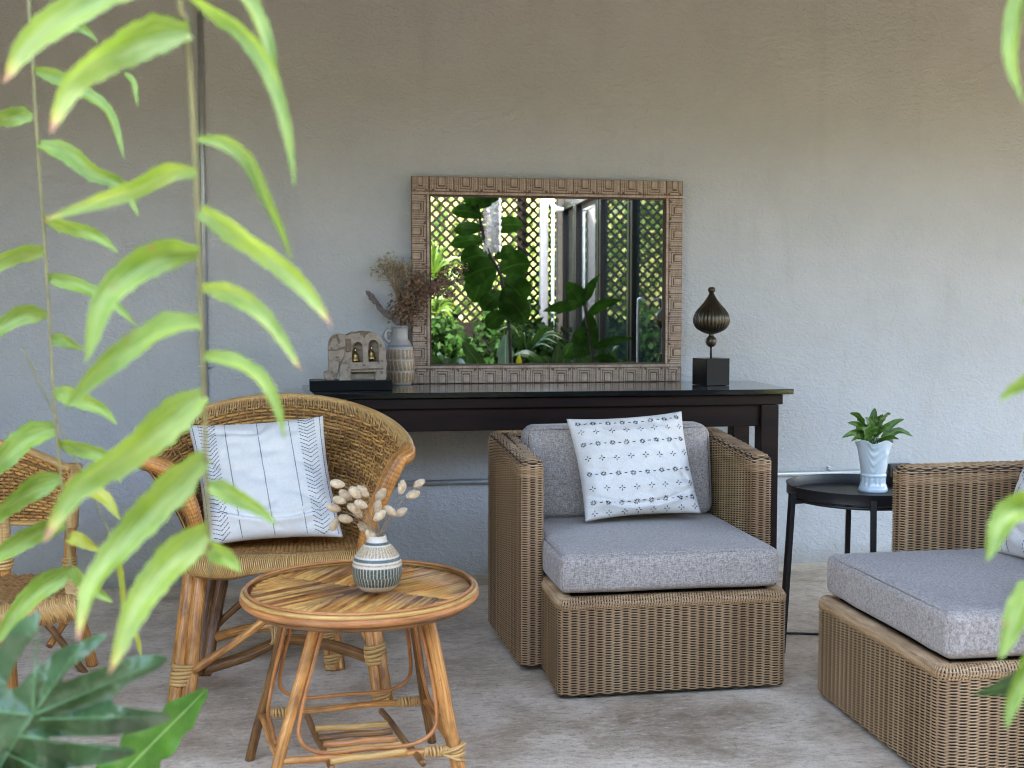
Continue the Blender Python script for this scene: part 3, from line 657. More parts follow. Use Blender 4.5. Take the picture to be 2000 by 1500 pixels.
for cx, cy in ((712, 430), (908, 405)):
    x, zz = Ec(cx, cy+100); u = .34
    mb = MB(); mb.lathe((x, -.002, zz), [(.021*.95, .0), (.0195, .004), (.0165, .010), (.0135, .022), (.011, .030), (.006, .036), (.003, .038), (.005, .044), (.002, .052)], 24, cap=True); mb.lathe((x, -.002, zz-.004), [(.002, -.001), (.004, .002), (.003, .006)], 10)
    mb.build('bell', M_BRASS, ele)
x0, z0 = Ec(170, 790); x1 = Ec(1100, 790)[0]
mb = MB(); mb.box(((x0+x1)/2+.004, -.0, .0205), (x1-x0+.02, .150, .040), rot=R(2), bev=.002); mb.build('plinth', M_BLK2, ele, smooth=False)

# ------------------------------------------------------------------ rattan tub chair
def wrap_mod(p=.009, d=.12): return lambda L: 1+d*abs(math.sin(math.pi*L/p))
def wrapped(mb, pts, r, pitch=.009, n=10, d=.13, **k):
    P = resample(spline(pts, 8) if len(pts) > 2 else [Vector(q) for q in pts], pitch/3.01); mb.tube(P, r, n, mod=wrap_mod(pitch, d), **k)
def lashing(mb, p, ax, r, h, n=6, squash=1):
    """turns of split cane round a joint"""
    ax = Vector(ax).normalized(); e = ax.orthogonal().normalized(); f = ax.cross(e); p = Vector(p)
    for i in range(n):
        o = ax*(h*((i+.5)/n-.5)); rr = r*random.uniform(.98, 1.05)
        mb.tube([p+o+e*(math.cos(a*.3927)*rr)+f*(math.sin(a*.3927)*rr*squash)+ax*(.002*math.sin(a*.39+i)) for a in range(16)], h/n*.55, 6, True, flat=.8)
def pole(mb, a, b_, r, n=12, bow=0, knots=True, ta=1.0, jit=.0012):
    a, b_ = Vector(a), Vector(b_); L = (b_-a).length; k = max(6, int(L/.012)); d = (b_-a).normalized(); side = d.orthogonal().normalized(); ph = random.uniform(0, .15); pts = []; rr = []
    for i in range(k+1):
        t = i/k; p = a.lerp(b_, t)+side*(bow*math.sin(math.pi*t)+jit*math.sin(t*9+ph*40)); pts.append(p)
        q = r*(1+(ta-1)*t); s_ = (t*L+ph) % .17
        if knots: q *= 1+.07*math.exp(-((s_-.085)/.006)**2)
        rr.append(q)
    mb.tube(pts, rr, n)
SEAT = .425
def bundle(o_parent, name, feet, top, r, m, label=None):
    """a leg of canes lying side by side"""
    mb = MB()
    for (f, t_) in zip(feet, top): pole(mb, t_, f, r, 12)
    o = mb.build(name, m, o_parent); o.location = -Vector(o_parent.location); return o
tub = thing('rattan_tub_chair', 'rattan tub chair with round woven back behind the round cane coffee table', 'chair', (-.17, 3.6, 0))
def L(mb, nm, m, p=tub, **k): return lo(mb.build(nm, m, p, **k), tub)
CX, CY = -.175, 3.555; RX, RY = .408, .44
def rim(a): return Vector((CX+RX*math.sin(a), CY+RY*math.cos(a), .685+.180*(.5+.5*math.cos(a))**1.7))
def bot(a): return Vector((CX+.262*math.sin(a), CY+.02+.27*math.cos(a), SEAT-.01))
A0 = R(103)
def bowl(a, s_, off=0):
    p = bot(a); q = rim(a); e = s_**1.45; c = Vector((math.sin(a), math.cos(a), 0))
    r = Vector((p.x+(q.x-p.x)*e, p.y+(q.y-p.y)*e, p.z+(q.z-p.z)*(s_**.92)))
    return r+c*off
NS = 56; mb = MB(); md = MB(); rowsN = 35
for j in range(rowsN):
    s_ = .03+.91*j/(rowsN-1); ph = (j//1) % 2; tgt = md if (j % 7 == 3 or j % 11 == 5) else mb
    pts = []; K = NS*4
    for i in range(K+1):
        a = -A0+2*A0*i/K; cell = i/4; tw = math.cos(math.pi*(cell/1.0)+ph*math.pi) if (j//6) % 2 else math.cos(math.pi*(cell/1.5)+j*1.05)
        pts.append(bowl(a, s_+.006*mnoise.noise(Vector((a*3, j, 0))), .0042*tw))
    tgt.tube(pts, .0053 if j % 3 else .0043, 5, upref=(0, 0, 1), flat=.5, cap=False)
for j in range(NS+1):
    a = -A0+2*A0*j/NS; md.tube([bowl(a, k/10) for k in range(11)], .0036, 5, cap=False)
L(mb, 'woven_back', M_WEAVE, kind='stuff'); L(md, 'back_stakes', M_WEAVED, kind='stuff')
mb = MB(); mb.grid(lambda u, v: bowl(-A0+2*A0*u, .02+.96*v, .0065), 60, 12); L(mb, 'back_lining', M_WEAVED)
# rim: a padded roll bound with split cane, wide at the top
mb = MB(); A1 = R(101); K = 700
pts = [rim(-A1+2*A1*i/K)+Vector((0, 0, -.004)) for i in range(K+1)]
mb.tube(pts, .0125, 10, mod=wrap_mod(.0085, .10), upref=(0, 0, 1), flat=1.15)
for i in range(230):                          # flat bindings that run from the rim down over the weave
    a = -A1+2*A1*(i+random.uniform(-.2, .2))/230; d = random.uniform(.035, .055)
    mb.tube([bowl(a, 1-d*1.9*k/3, -.004-.010*(1-k/3)) for k in range(4)], .0030, 4, cap=False, flat=.6)
L(mb, 'bound_rim', M_WRAP, kind='stuff')
# arm fronts: thick wrapped posts
mb = MB()
aR = [Pz(703, 1075, SEAT)+Vector((0, .04, -.03)), Py(718, 1035, 3.47), Py(738, 985, 3.44), Py(760, 935, 3.43), Py(778, 900, 3.44), rim(R(101))+Vector((-.004, -.004, -.008)), rim(R(94))+Vector((-.004, 0, -.008))]
aL = [Pz(397, 1085, SEAT)+Vector((0, .04, -.03)), Py(386, 1040, 3.50), Py(372, 990, 3.48), Py(352, 945, 3.47), Py(322, 915, 3.47), rim(R(-101))+Vector((.004, -.004, -.008)), rim(R(-94))+Vector((.004, 0, -.008))]
for q in (aR, aL):
    mb = MB(); P = resample(spline(q, 8), .0034); n = len(P); rr = [.016+.009*math.sin(min(1, (i/n)*1.1)*math.pi*.75) for i in range(n)]
    mb.tube(P, rr, 14, mod=wrap_mod(.0125, .11)); L(mb, 'arm_post', M_CANE)
# seat
sl, sr = -.415, .085; 
mb = MB()
def seat_pt(u, v):
    y = 3.40+.46*v; hw = .262-.03*v; x = -.168+(2*u-1)*hw
    fr_ = .012*math.sin(u*math.pi*3)*(1-v)**4
    return Vector((x, y-.03*math.sin(math.pi*u)*(1-v)+fr_*0, SEAT+.004*math.sin(u*120)*math.cos(v*110)-.008*math.sin(math.pi*u)*math.sin(math.pi*v)))
mb.grid(seat_pt, 130, 110)
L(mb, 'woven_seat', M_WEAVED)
mb = MB()
for i in range(96):                            # bindings over the front edge
    u = (i+.5)/96; x0 = seat_pt(u, 0); lean = .018*math.sin(u*9.4+.6); hh = .052+.010*math.sin(u*9.4)
    g = lambda dx, dy, dz: Vector((x0.x+dx, x0.y+dy, SEAT+dz))
    mb.tube([g(-lean, .045, .004), g(-lean*.6, .008, .009), g(-lean*.2, -.012, .0), g(0, -.020, -.022), g(lean*.6, -.016, -hh*.8), g(lean, .006, -hh)], .0031, 5, flat=.7)
L(mb, 'seat_binding', M_WRAP, kind='stuff')
mb = MB(); mb.tube([seat_pt(u/12, 0)+Vector((0, .012, -.022)) for u in range(13)], .022, 12)
mb.tube([Vector((.09, 3.42, .40)), Vector((.08, 3.86, .40))], .018, 10); mb.tube([Vector((-.42, 3.42, .40)), Vector((-.41, 3.86, .40))], .018, 10); mb.tube([Vector((-.41, 3.86, .40)), Vector((.08, 3.86, .40))], .018, 10)
L(mb, 'seat_frame', M_CANED, kind='stuff')
# legs
FLf = Pz(353, 1382, 0); FRf = Pz(748, 1370, 0); RRf = Pz(656, 1309, 0); RLf = Pz(392, 1320, 0)
dx = Vector((.019, 0, 0))
bundle(tub, 'leg', [FLf-dx, FLf+dx*1.0], [Pz(380, 1080, SEAT)+Vector((-.004, 0, .02)), Pz(395, 1080, SEAT)+Vector((.002, .0, .02))], .0215, M_CANE)
bundle(tub, 'leg', [FRf-dx*.7, FRf+dx*.7], [Py(704, 1090, 3.46)-dx*.4, Py(704, 1090, 3.46)+dx], .0165, M_CANE)
bundle(tub, 'leg', [RRf-dx, RRf+Vector((0, -.008, 0)), RRf+dx], [Py(627, 1130, 3.80)-dx, Py(627, 1130, 3.80), Py(627, 1130, 3.80)+dx], .0135, M_CANE)
bundle(tub, 'leg', [RLf-dx*.6, RLf+dx*.6], [Py(430, 1090, 3.80)-dx, Py(430, 1090, 3.80)+dx], .021, M_CANED)
mb = MB()
lashing(mb, Pz(353, 1382, 0).lerp(Pz(388, 1080, SEAT), .22), (.12, 0, 1), .043, .062, 6, .62)
lashing(mb, FRf.lerp(Py(704, 1090, 3.46), .33), (-.1, 0, 1), .034, .058, 5, .7); lashing(mb, FRf.lerp(Py(704, 1090, 3.46), .045), (-.1, 0, 1), .033, .045, 5, .7)
lashing(mb, RRf.lerp(Py(627, 1130, 3.80), .10), (-.05, .1, 1), .035, .045, 5, .55); lashing(mb, RRf.lerp(Py(627, 1130, 3.80), .36), (-.05, .1, 1), .033, .03, 4, .55)
wj = Pz(388, 1080, SEAT)
for k in range(7): lashing(mb, wj+Vector((0, 0, .012-.012*k)), (.5 if k % 2 else -.5, .1, 1), .044, .009, 1, .7)
L(mb, 'cane_lashing', M_WRAP, kind='stuff')
Sa, Sm, Sb = Py(395, 1308, 3.40), Py(560, 1250, 3.56), Py(738, 1290, 3.36)
mb = MB(); mb.tube(spline([Sa, Sa.lerp(Sm, .5)+Vector((0, .0, -.006)), Sm, Sm.lerp(Sb, .5)+Vector((0, 0, .014)), Sb], 10), .0175, 12); L(mb, 'stretcher', M_CANED)
Ta, Tm, Tb = Py(396, 1252, 3.70), Py(540, 1222, 3.62), Py(640, 1225, 3.78)
mb = MB(); mb.tube(spline([Ta, Ta.lerp(Tm, .5)+Vector((0, 0, .008)), Tm, Tb], 10), .0165, 12); L(mb, 'stretcher', M_CANE)
mb = MB(); lashing(mb, Sm+Vector((-.03, 0, .012)), (1, 0, .1), .031, .036, 4, .9); lashing(mb, Ta+Vector((.02, 0, 0)), (1, 0, .1), .024, .03, 4); lashing(mb, Tm+Vector((-.005, 0, 0)), (1, 0, 0), .024, .035, 4)
mb.tube([Sm+Vector((-.03, -.02, .03)), Sm+Vector((-.045, -.035, .0)), Sm+Vector((-.06, -.03, -.008))], .006, 6, flat=.5); mb.tube([Sm+Vector((-.02, -.03, .02)), Sm+Vector((-.01, -.035, -.01)), Sm+Vector((-.012, -.03, -.045))], .007, 6, flat=.5)
L(mb, 'cane_lashing', M_WRAP, kind='stuff')
for a_, b__, r_, m_ in ((Py(600, 1152, 3.42), Py(378, 1312, 3.36), .0125, M_CANE), (Py(545, 1105, 3.74), Py(408, 1238, 3.72), .0115, M_CANED), (Py(672, 1170, 3.44), Py(733, 1272, 3.35), .0115, M_CANE)):
    mb = MB(); pole(mb, a_, b__, r_, 10, jit=.002); L(mb, 'brace', m_)
# chevron pillow on it
p1, S1, n1 = pillow('pillow', 'white pillow with dark stitched chevrons leaning in the rattan tub chair', Py(366, 830, 3.74), Py(631, 812, 3.74), Py(401, 1068, 3.52), Py(671, 1050, 3.52), .062, M_WHITE, fold=(-.70, .30, .016, .1, .035), seed=5, edge=.06)
seg = []
for u in (-.945, -.47, .0, .47, .945): seg.append((u, .99, u+.02*(u < .9), -.97, False))
for sgn in (-1, 1):
    u0, u1, u2 = (-.86, -.73, -.61) if sgn < 0 else (.61, .73, .86)
    for k in range(29):
        v = .93-k*.066; seg.append((u0, v, u1, v-.055, False)); seg.append((u2, v+.045, u1, v-.055, False))
stitches(S1, n1, seg, .0022, dash=.0062, gap=.0028, parent=p1)

# ------------------------------------------------------------------ second rattan chair, cut by the left edge
rc = thing('rattan_chair', 'rattan chair with straight woven backrest cut by the left edge of the view', 'chair', (-1.1, 3.9, 0))
def L2(mb, nm, m, **k): o = mb.build(nm, m, rc, **k); o.location = -rc.location; return o
Yb = 4.02
def back2(u, v, off=0):            # u 0..1 left to right, v 0..1 bottom to top
    px = -170+u*318; tp = 868+44*max(0, (u-.62)/.38)**1.0+18*max(0, (.3-u)/.3); bt = 1022-30*(u-.5)**2*0-6*u
    p = Py(px, bt+(tp-bt)*v, Yb); return Vector((p.x, Yb-.10*(abs(u-.45)*1.5)**2-off, p.z))
mb = MB(); md = MB()
for j in range(21):
    v = .03+.94*j/20; pts = [back2(i/96, v, .0034*math.cos(math.pi*i/3+(j % 2)*math.pi)) for i in range(97)]; (md if j % 5 == 2 else mb).tube(pts, .0056, 5, upref=(0, 0, 1), flat=.5, cap=False)
for i in range(33): md.tube([back2(i/32, k/6) for k in range(7)], .0034, 4, cap=False)
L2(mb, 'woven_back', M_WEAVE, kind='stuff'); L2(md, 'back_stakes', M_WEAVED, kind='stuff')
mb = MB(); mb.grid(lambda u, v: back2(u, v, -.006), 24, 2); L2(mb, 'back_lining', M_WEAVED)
mb = MB(); wrapped(mb, [back2(i/10, 1.0) for i in range(11)], .013, .009); L2(mb, 'bound_rim', M_WRAP)
mb = MB(); wrapped(mb, [back2(i/10, -.02) for i in range(11)], .008, .009); L2(mb, 'bound_rim', M_WRAP)
zs = .43
mb = MB(); P = [Py(146, 905, Yb-.05), Py(142, 960, Yb-.05), Py(138, 1030, Yb-.06), Py(136, 1090, Yb-.08), Py(134, 1128, Yb-.09)]; pp = spline(P, 6); mb.tube(pp, .019, 12); L2(mb, 'back_post', M_CANE)
mb = MB(); wrapped(mb, [P[0], P[1], P[2]], .0225, .010); lashing(mb, P[3]+Vector((0, 0, -.01)), (0, 0, 1), .022, .03, 4); L2(mb, 'cane_lashing', M_WRAP, kind='stuff')
mb = MB(); P = [Py(-175, 905, Yb-.05), Py(-172, 1000, Yb-.06), Py(-165, 1128, Yb-.09)]; mb.tube(spline(P, 6), .019, 12); L2(mb, 'back_post', M_CANE)
def seat2(u, v):
    c = [Pz(-150, 1215, zs), Pz(150, 1172, zs), Pz(142, 1120, zs), Pz(-165, 1128, zs)]
    p = (c[0]*(1-u)+c[1]*u)*(1-v)+(c[3]*(1-u)+c[2]*u)*v; p.z = zs+.005*math.sin(u*90+v*40)*math.cos(v*70-u*30); return p
mb = MB(); mb.grid(seat2, 90, 60); L2(mb, 'woven_seat', M_WEAVED)
mb = MB()
for i in range(80):
    u = (i+.5)/80; p = seat2(u, 0); q = seat2(min(1, u+.035), 0); q2 = seat2(max(0, u-.03), .10)
    mb.tube([q2+Vector((0, 0, .007)), p.lerp(q2, .3)+Vector((0, -.002, .009)), p+Vector((0, -.016, -.004)), q+Vector((0, -.018, -.03)), q+Vector((0, .0, -.052))], .0042, 5, flat=.55)
for i in range(26):
    v = (i+.5)/26; p = seat2(1, v); mb.tube([seat2(.93, v)+Vector((0, 0, .007)), p+Vector((.010, 0, .002)), p+Vector((.016, 0, -.02)), p+Vector((.004, 0, -.05))], .0042, 5, flat=.55)
L2(mb, 'seat_binding', M_WRAP, kind='stuff')
fl2, fr2 = Pz(20, 1372, 0), Pz(181, 1300, 0)
mb = MB(); pole(mb, Py(-4, 1010, fl2.y+.02), fl2, .026, 14); L2(mb, 'leg', M_CANE)
mb = MB(); lashing(mb, Py(3, 1095, fl2.y+.01), (0, 0, 1), .029, .045, 5); wrapped(mb, [Py(-3, 990, fl2.y), Py(1, 1075, fl2.y)], .027, .010); L2(mb, 'cane_lashing', M_WRAP, kind='stuff')
mb = MB(); pole(mb, Py(148, 1170, fr2.y-.02), fr2, .018, 12); L2(mb, 'leg', M_CANE)
mb = MB(); pole(mb, Py(75, 1195, 3.86), Py(178, 1330, fr2.y-.08), .0115, 10); L2(mb, 'brace', M_CANED)
mb = MB(); pole(mb, Py(150, 1180, 3.96), Py(96, 1262, 3.8), .0115, 10); L2(mb, 'brace', M_CANE)
mb = MB(); pole(mb, Pz(-150, 1215, zs)-Vector((0, 0, .03)), Pz(-170, 1385, 0), .024, 12); L2(mb, 'leg', M_CANE)

# ------------------------------------------------------------------ round cane coffee table
TC = Vector((.060, 2.70, 0)); TZ = .50; TR = .272
ct = thing('cane_coffee_table', 'round cane coffee table with herringbone top and slatted lower shelf in the foreground', 'coffee table', TC)
def L3(mb, nm, m, **k): o = mb.build(nm, m, ct, **k); o.location = -TC; return o
mb = MB(); mb.lathe(TC, [(TR-.004, TZ-.028), (TR-.004, TZ-.010)], 64); L3(mb, 'top_board', M_CANED, smooth=False)
M_SL = [m_cane('split_cane_%s' % n, c, d, .28) for n, c, d in (('amber', ((.28, .085, .018), (.60, .255, .055), (.80, .43, .12)), .7), ('gold', ((.38, .15, .03), (.70, .36, .09), (.86, .54, .19)), .6), ('brown', ((.14, .04, .010), (.36, .13, .03), (.60, .28, .08)), .8))]
rot0 = R(8); wS = .0135
for q in range(4):
    base = rot0+q*math.pi/2                     # quadrant centred on this bearing
    dirn = (base+R(28)) if q % 2 == 0 else (base-R(28)-math.pi/2*0)
    if q % 2: dirn = base+R(-34)
    d = Vector((math.cos(dirn), math.sin(dirn), 0)); e = Vector((-d.y, d.x, 0))
    for k in range(-22, 23):
        o = e*(k+.5)*wS; ok = []
        for t_ in range(-140, 141):
            p = o+d*(t_*.002)
            if p.length > TR-.012: continue
            an = (math.atan2(p.y, p.x)-base+math.pi) % (2*math.pi)-math.pi
            if abs(an) < math.pi/4: ok.append(t_*.002)
        if len(ok) < 8: continue
        t0, t1 = ok[0], ok[-1]
        mb = MB(); n = 4; vs = []; K = 4; h = random.uniform(-.0007, .0007)
        for (tt) in (t0, t1-.001):
            for i in range(K+1):
                a = math.pi*i/K; vs.append(TC+o+d*tt+e*(-math.cos(a)*wS*.485)+Vector((0, 0, TZ-.010+.0038*math.sin(a)+h)))
        u0 = random.uniform(0, 30); fs = []; uv = []
        for i in range(K):
            fs.append((i, K+1+i, K+2+i, i+1)); uv.append([(u0+t0, i*.004), (u0+t1, i*.004), (u0+t1, i*.004+.004), (u0+t0, i*.004+.004)])
        fs += [tuple(range(K+1)), tuple(range(2*K+1, K, -1))]; uv += [[(u0, .001*i) for i in range(K+1)]]*2
        mb.add(vs, fs, uv); L3(mb, 'slat', M_SL[random.choice((0, 0, 1, 1, 2))])
def ring(r, z, rad, m, n=96, wob=0):
    mb = MB(); mb.tube([TC+Vector((r*math.cos(2*math.pi*i/n), r*math.sin(2*math.pi*i/n), z+wob*math.sin(i*.13*5))) for i in range(n)], rad, 12, True); return L3(mb, 'rim_cane', m)
ring(TR-.002, TZ-.0006, .0042, M_CANER); ring(TR+.005, TZ-.0075, .0052, M_CANEY); ring(TR+.004, TZ-.0205, .0088, M_CANER); ring(TR-.012, TZ-.036, .008, M_CANED)
BL, BR, FL, FR = Pz(488, 1484, 0), Pz(843, 1450, 0), Vector((-.172, 2.455, 0)), Vector((.296, 2.50, 0))
tBL, tBR, tFL, tFR = Vector((-.105, 2.80, TZ-.03)), Vector((.178, 2.82, TZ-.03)), Vector((-.040, 2.575, TZ-.03)), Vector((.207, 2.60, TZ-.03))
for a_, b__, r_, m_ in ((tBL, BL, .0118, M_CANED), (tBR, BR, .0115, M_CANED), (tFL, FL, .0128, M_CANE), (tFR, FR, .0160, M_CANE)):
    mb = MB(); pole(mb, a_, b__, r_, 14, ta=1.05, jit=.002); L3(mb, 'leg', m_)
ZS = .145
def at(a_, b__, z): t_ = (a_.z-z)/(a_.z-b__.z); return a_.lerp(b__, t_)
c1, c2, c3, c4 = at(tFL, FL, ZS+.012), at(tFR, FR, ZS), at(tBR, BR, ZS-.015), at(tBL, BL, ZS-.015)
for a_, b__ in ((c1, c2), (c3, c4), (c2, c3), (c4, c1)):
    mb = MB(); pole(mb, a_, b__, .0084, 10); L3(mb, 'stretcher', M_CANE)
mb = MB()
for p_, q_ in ((c2, c1), (c3, c4), (c4, c3)): lashing(mb, p_.lerp(q_, .09), (q_-p_), .0105, .05, 7); lashing(mb, p_.lerp(q_, .16), (q_-p_), .010, .018, 3)
lashing(mb, c2+Vector((.0, -.002, .004)), (-.2, 0, 1), .0185, .026, 3)
for k in (-1, 1): mb.tube([c2+Vector((-.03, -.016, .0)), c2+Vector((0, -.026, .012*k)), c2+Vector((.024, -.012, .020*k))], .0035, 6)
L3(mb, 'cane_lashing', M_WRAP, kind='stuff')
for (ta_, tb_, fa, fb) in ((tFL, tFR, FL, FR), (tBL, tBR, BL, BR), (tFL, tBL, FL, BL), (tFR, tBR, FR, BR)):
    g = (tb_-ta_).normalized(); offs = .020
    pa0, pb0 = ta_+g*offs, tb_-g*offs; pa1 = at(ta_, fa, ZS+.13)+g*offs; pb1 = at(tb_, fb, ZS+.13)-g*offs
    ma = at(ta_, fa, ZS+.022).lerp(at(tb_, fb, ZS+.022), .24); mz = at(ta_, fa, ZS+.022).lerp(at(tb_, fb, ZS+.022), .76)
    P = spline([pa0, pa0.lerp(pa1, .5), pa1, at(ta_, fa, ZS+.055)+g*.034, ma, ma.lerp(mz, .5), mz, at(tb_, fb, ZS+.055)-g*.034, pb1, pb1.lerp(pb0, .5), pb0], 8)
    mb = MB(); mb.tube(P, .0050, 10); L3(mb, 'bent_loop', M_CANER)
s1a, s1b = Pz(600, 1400, ZS), Pz(649, 1502, ZS); s2a, s2b = Pz(745, 1388, ZS), Pz(826, 1492, ZS)
for a_, b__ in ((s1a, s1b), (s2a, s2b)):
    mb = MB(); pole(mb, a_, b__, .0078, 10); L3(mb, 'shelf_bearer', M_CANED)
for k, (xa_, ya_, xb_, yb_) in enumerate(((616, 1424, 757, 1415), (623, 1440, 766, 1428), (631, 1455, 775, 1442), (638, 1470, 784, 1455), (645, 1487, 794, 1468))):
    a_, b__ = Pz(xa_, ya_, ZS+.014), Pz(xb_, yb_, ZS+.014)
    mb = MB(); pole(mb, a_, b__, .0078, 12); L3(mb, 'shelf_slat', (M_CANEY, M_CANED, M_CANER, M_CANEY, M_CANEY)[k])

# ------------------------------------------------------------------ patterned vase with bunny tail grass
bc = Pz(737, 1152, TZ); bc.z = TZ+.0005
s = NB('vase_glaze'); co = s.coord(); sep = s.n('SeparateXYZ'); s.l(co, sep.inputs[0]); z = sep.outputs[2]; ang = s.math('ARCTAN2', sep.outputs[1], sep.outputs[0]); nz = s.noise(co, 260, 3, .7)
cream = s.ramp(nz, [(.3, (.52, .44, .33)), (.7, (.68, .60, .48))]); grn = s.ramp(nz, [(.42, (.02, .034, .024)), (.66, (.13, .16, .115))]); tan_ = s.ramp(nz, [(.42, (.30, .20, .10)), (.66, (.60, .46, .27))]); blu = s.ramp(nz, [(.35, (.05, .065, .055)), (.75, (.14, .165, .145))])
def lines(nl, ph): return s.math('GREATER_THAN', s.math('ABSOLUTE', s.math('SINE', s.math('ADD', s.math('MULTIPLY', ang, nl/2), ph))), .30)
g1 = s.mix(lines(44, 0), cream, grn); g2 = s.mix(lines(44, .9), cream, grn); t1 = s.mix(lines(36, 0), cream, tan_)
def band(x, lo_, hi, c): return s.mix(s.math('MULTIPLY', s.math('GREATER_THAN', z, lo_), s.math('LESS_THAN', z, hi)), x, c)
x = cream; x = band(x, .016, .037, g1); x = band(x, .037, .060, g2); x = band(x, .0655, .0695, tan_); x = band(x, .0735, .0805, blu); x = band(x, .0845, .107, t1); x = band(x, .110, .1155, blu)
s.set(x, .42); s.bump(nz, .35, .002); M_VASE = s.m
bv = thing('patterned_vase', 'small round cream vase with green line pattern on the coffee table', 'vase', bc)
prof = spline([(p[0], 0, p[1]) for p in [(.030, 0), (.038, .003), (.048, .012), (.0555, .026), (.0585, .042), (.0585, .058), (.0565, .070), (.0520, .082), (.043, .095), (.033, .107), (.0255, .115), (.0225, .123), (.0220, .128), (.019, .129), (.018, .122), (.018, .10)]], 3)
mb = MB(); mb.lathe((0, 0, 0), [(p.x, p.z) for p in prof], 72); mb.build('vase_body', M_VASE, bv)
bt = thing('bunny_tail_bouquet', 'dried cream bunny tail grass standing in the small patterned vase', 'dried flowers', bc+Vector((0, 0, .1)))
M_TAIL = NB('bunny_tail'); _s = M_TAIL; _f = _s.noise(_s.coord(), 90, 3); _s.set(_s.ramp(_f, [(.3, (.42, .28, .14)), (.7, (.68, .52, .32))]), .95); _s.b.inputs['Sheen Weight'].default_value = .5; M_TAIL = _s.m
heads = [(659, 945, 10), (675, 967, 35), (663, 977, 20), (652, 992, 20), (653, 1024, -62), (675, 1013, 12), (699, 963, 62), (708, 960, 40), (693, 962, 50), (691, 993, 30), (698, 1000, 55), (744, 966, -55), (737, 990, -75), (742, 1007, -40), (785, 951, -80), (819, 944, -35), (807, 966, -18), (762, 998, 40), (784, 1000, -35), (712, 1030, 30), (725, 1046, 50), (705, 985, 25)]
for i, (px, py, an) in enumerate(heads):
    random.seed(100+i); c = Py(px, py, bc.y+random.uniform(-.05, .045)); a = R(an); d = Vector((math.cos(a), random.uniform(-.3, .3), -math.sin(a))).normalized(); e = d.orthogonal().normalized(); f_ = d.cross(e)
    Lh = random.uniform(.030, .036); W_ = Lh*.30
    mb = MB(); n = 14; vs = []; rings = 9
    for j in range(rings+1):
        t_ = j/rings; rr = W_*math.sin(math.pi*min(1, .06+.92*t_))**.6
        for k in range(n): th = 2*math.pi*k/n; q = rr*(1+.10*random.uniform(-1, 1)); vs.append(c+d*((t_-.5)*Lh)+e*math.cos(th)*q+f_*math.sin(th)*q)
    fs = [(j*n+k, j*n+(k+1) % n, (j+1)*n+(k+1) % n, (j+1)*n+k) for j in range(rings) for k in range(n)]+[tuple(range(n)), tuple(rings*n+k for k in range(n))]
    mb.add(vs, fs)
    for k in range(420):                      # soft bristles
        t_ = random.random(); th = random.uniform(0, 6.283); rr = W_*math.sin(math.pi*min(1, .06+.92*t_))**.6; o_ = e*math.cos(th)+f_*math.sin(th)
        b0_ = c+d*((t_-.5)*Lh)+o_*rr*.9; tip = b0_+(o_*.7+d*(-.35 if d.z < -2 else .5)).normalized()*random.uniform(.002, .0045); sd_ = d.cross(o_)*.00022
        mb.add([b0_-sd_, b0_+sd_, tip], [(0, 1, 2)])
    h = mb.build('flower_head', M_TAIL, bt); h.location = -bt.location
    nk = bc+Vector((random.uniform(-.012, .012), random.uniform(-.01, .01), .118)); inn = c-d*(Lh*.5) if (c-d*(Lh*.5)-nk).length < (c+d*(Lh*.5)-nk).length else c+d*(Lh*.5)
    mid = nk.lerp(inn, .55)+Vector((random.uniform(-.006, .006), 0, .012)); ms = MB(); ms.tube(spline([nk-Vector((0, 0, .06)), nk, mid, inn], 6), .00075, 5); o = ms.build('stem', M_STEM, bt); o.location = -bt.location
random.seed(11)

# ------------------------------------------------------------------ round black side table, potted pothos
SZ = .527; st_c = Vector((1.80, 3.635, 0)); SR = .25
stb = thing('round_side_table', 'round black metal tray table between the two wicker armchairs', 'side table', st_c)
mb = MB(); mb.lathe((0, 0, SZ), [(SR-.004, -.004), (SR, 0), (SR, .030), (SR+.002, .033), (SR+.002, .035), (SR-.003, .035), (SR-.005, .030), (SR-.006, .003), (SR-.02, .0015), (.001, .0015)], 72, cap=True); sharp(mb.build('tray', M_BLACK, stb))
mb = MB(); mb.tube([Vector((.235*math.cos(a*.1309), .235*math.sin(a*.1309), SZ-.012)) for a in range(48)], .006, 8, True); mb.build('support_ring', M_BLACK, stb)
for an in (192, 252, 12, 72):
    c = Vector((math.cos(R(an)), math.sin(R(an)), 0)); mb = MB(); lx, ly = Vector((.009, 0, 0)), Vector((0, .009, 0)); tp_ = c*(SR+.030)+Vector((0, 0, SZ+.021)); ft_ = c*(SR+.064); rz_ = Matrix.Rotation(R(an), 3, 'Z'); cor = [rz_ @ q for q in (-lx-ly, lx-ly, lx+ly, -lx+ly)]; mb.add([ft_+q for q in cor]+[tp_+q for q in cor], [(3, 2, 1, 0), (4, 5, 6, 7)]+[(i, (i+1) % 4, (i+1) % 4+4, i+4) for i in range(4)]); mb.box(c*(SR+.006)+Vector((0, 0, SZ-.012)), (.05, .012, .012), rot=R(an), bev=.001); mb.build('leg', M_BLACK, stb, smooth=False)
pc = Pz(1705, 958, SZ+.004); pc.z = SZ+.0022
pot = thing('white_plant_pot', 'white glazed flared pot with draped relief on the black side table', 'plant pot', pc)
pf = [(.048, 0), (.0505, .004), (.050, .012), (.046, .020), (.043, .026), (.0415, .034), (.042, .044), (.0425, .052), (.0445, .056), (.0445, .060), (.0425, .064), (.0435, .075), (.047, .10), (.052, .13), (.0575, .155), (.0635, .172), (.0655, .178), (.063, .178), (.058, .168), (.052, .14), (.05, .13)]
pfs = spline([(r, 0, z) for r, z in pf], 4); mb = MB(); n = 96; vs = []
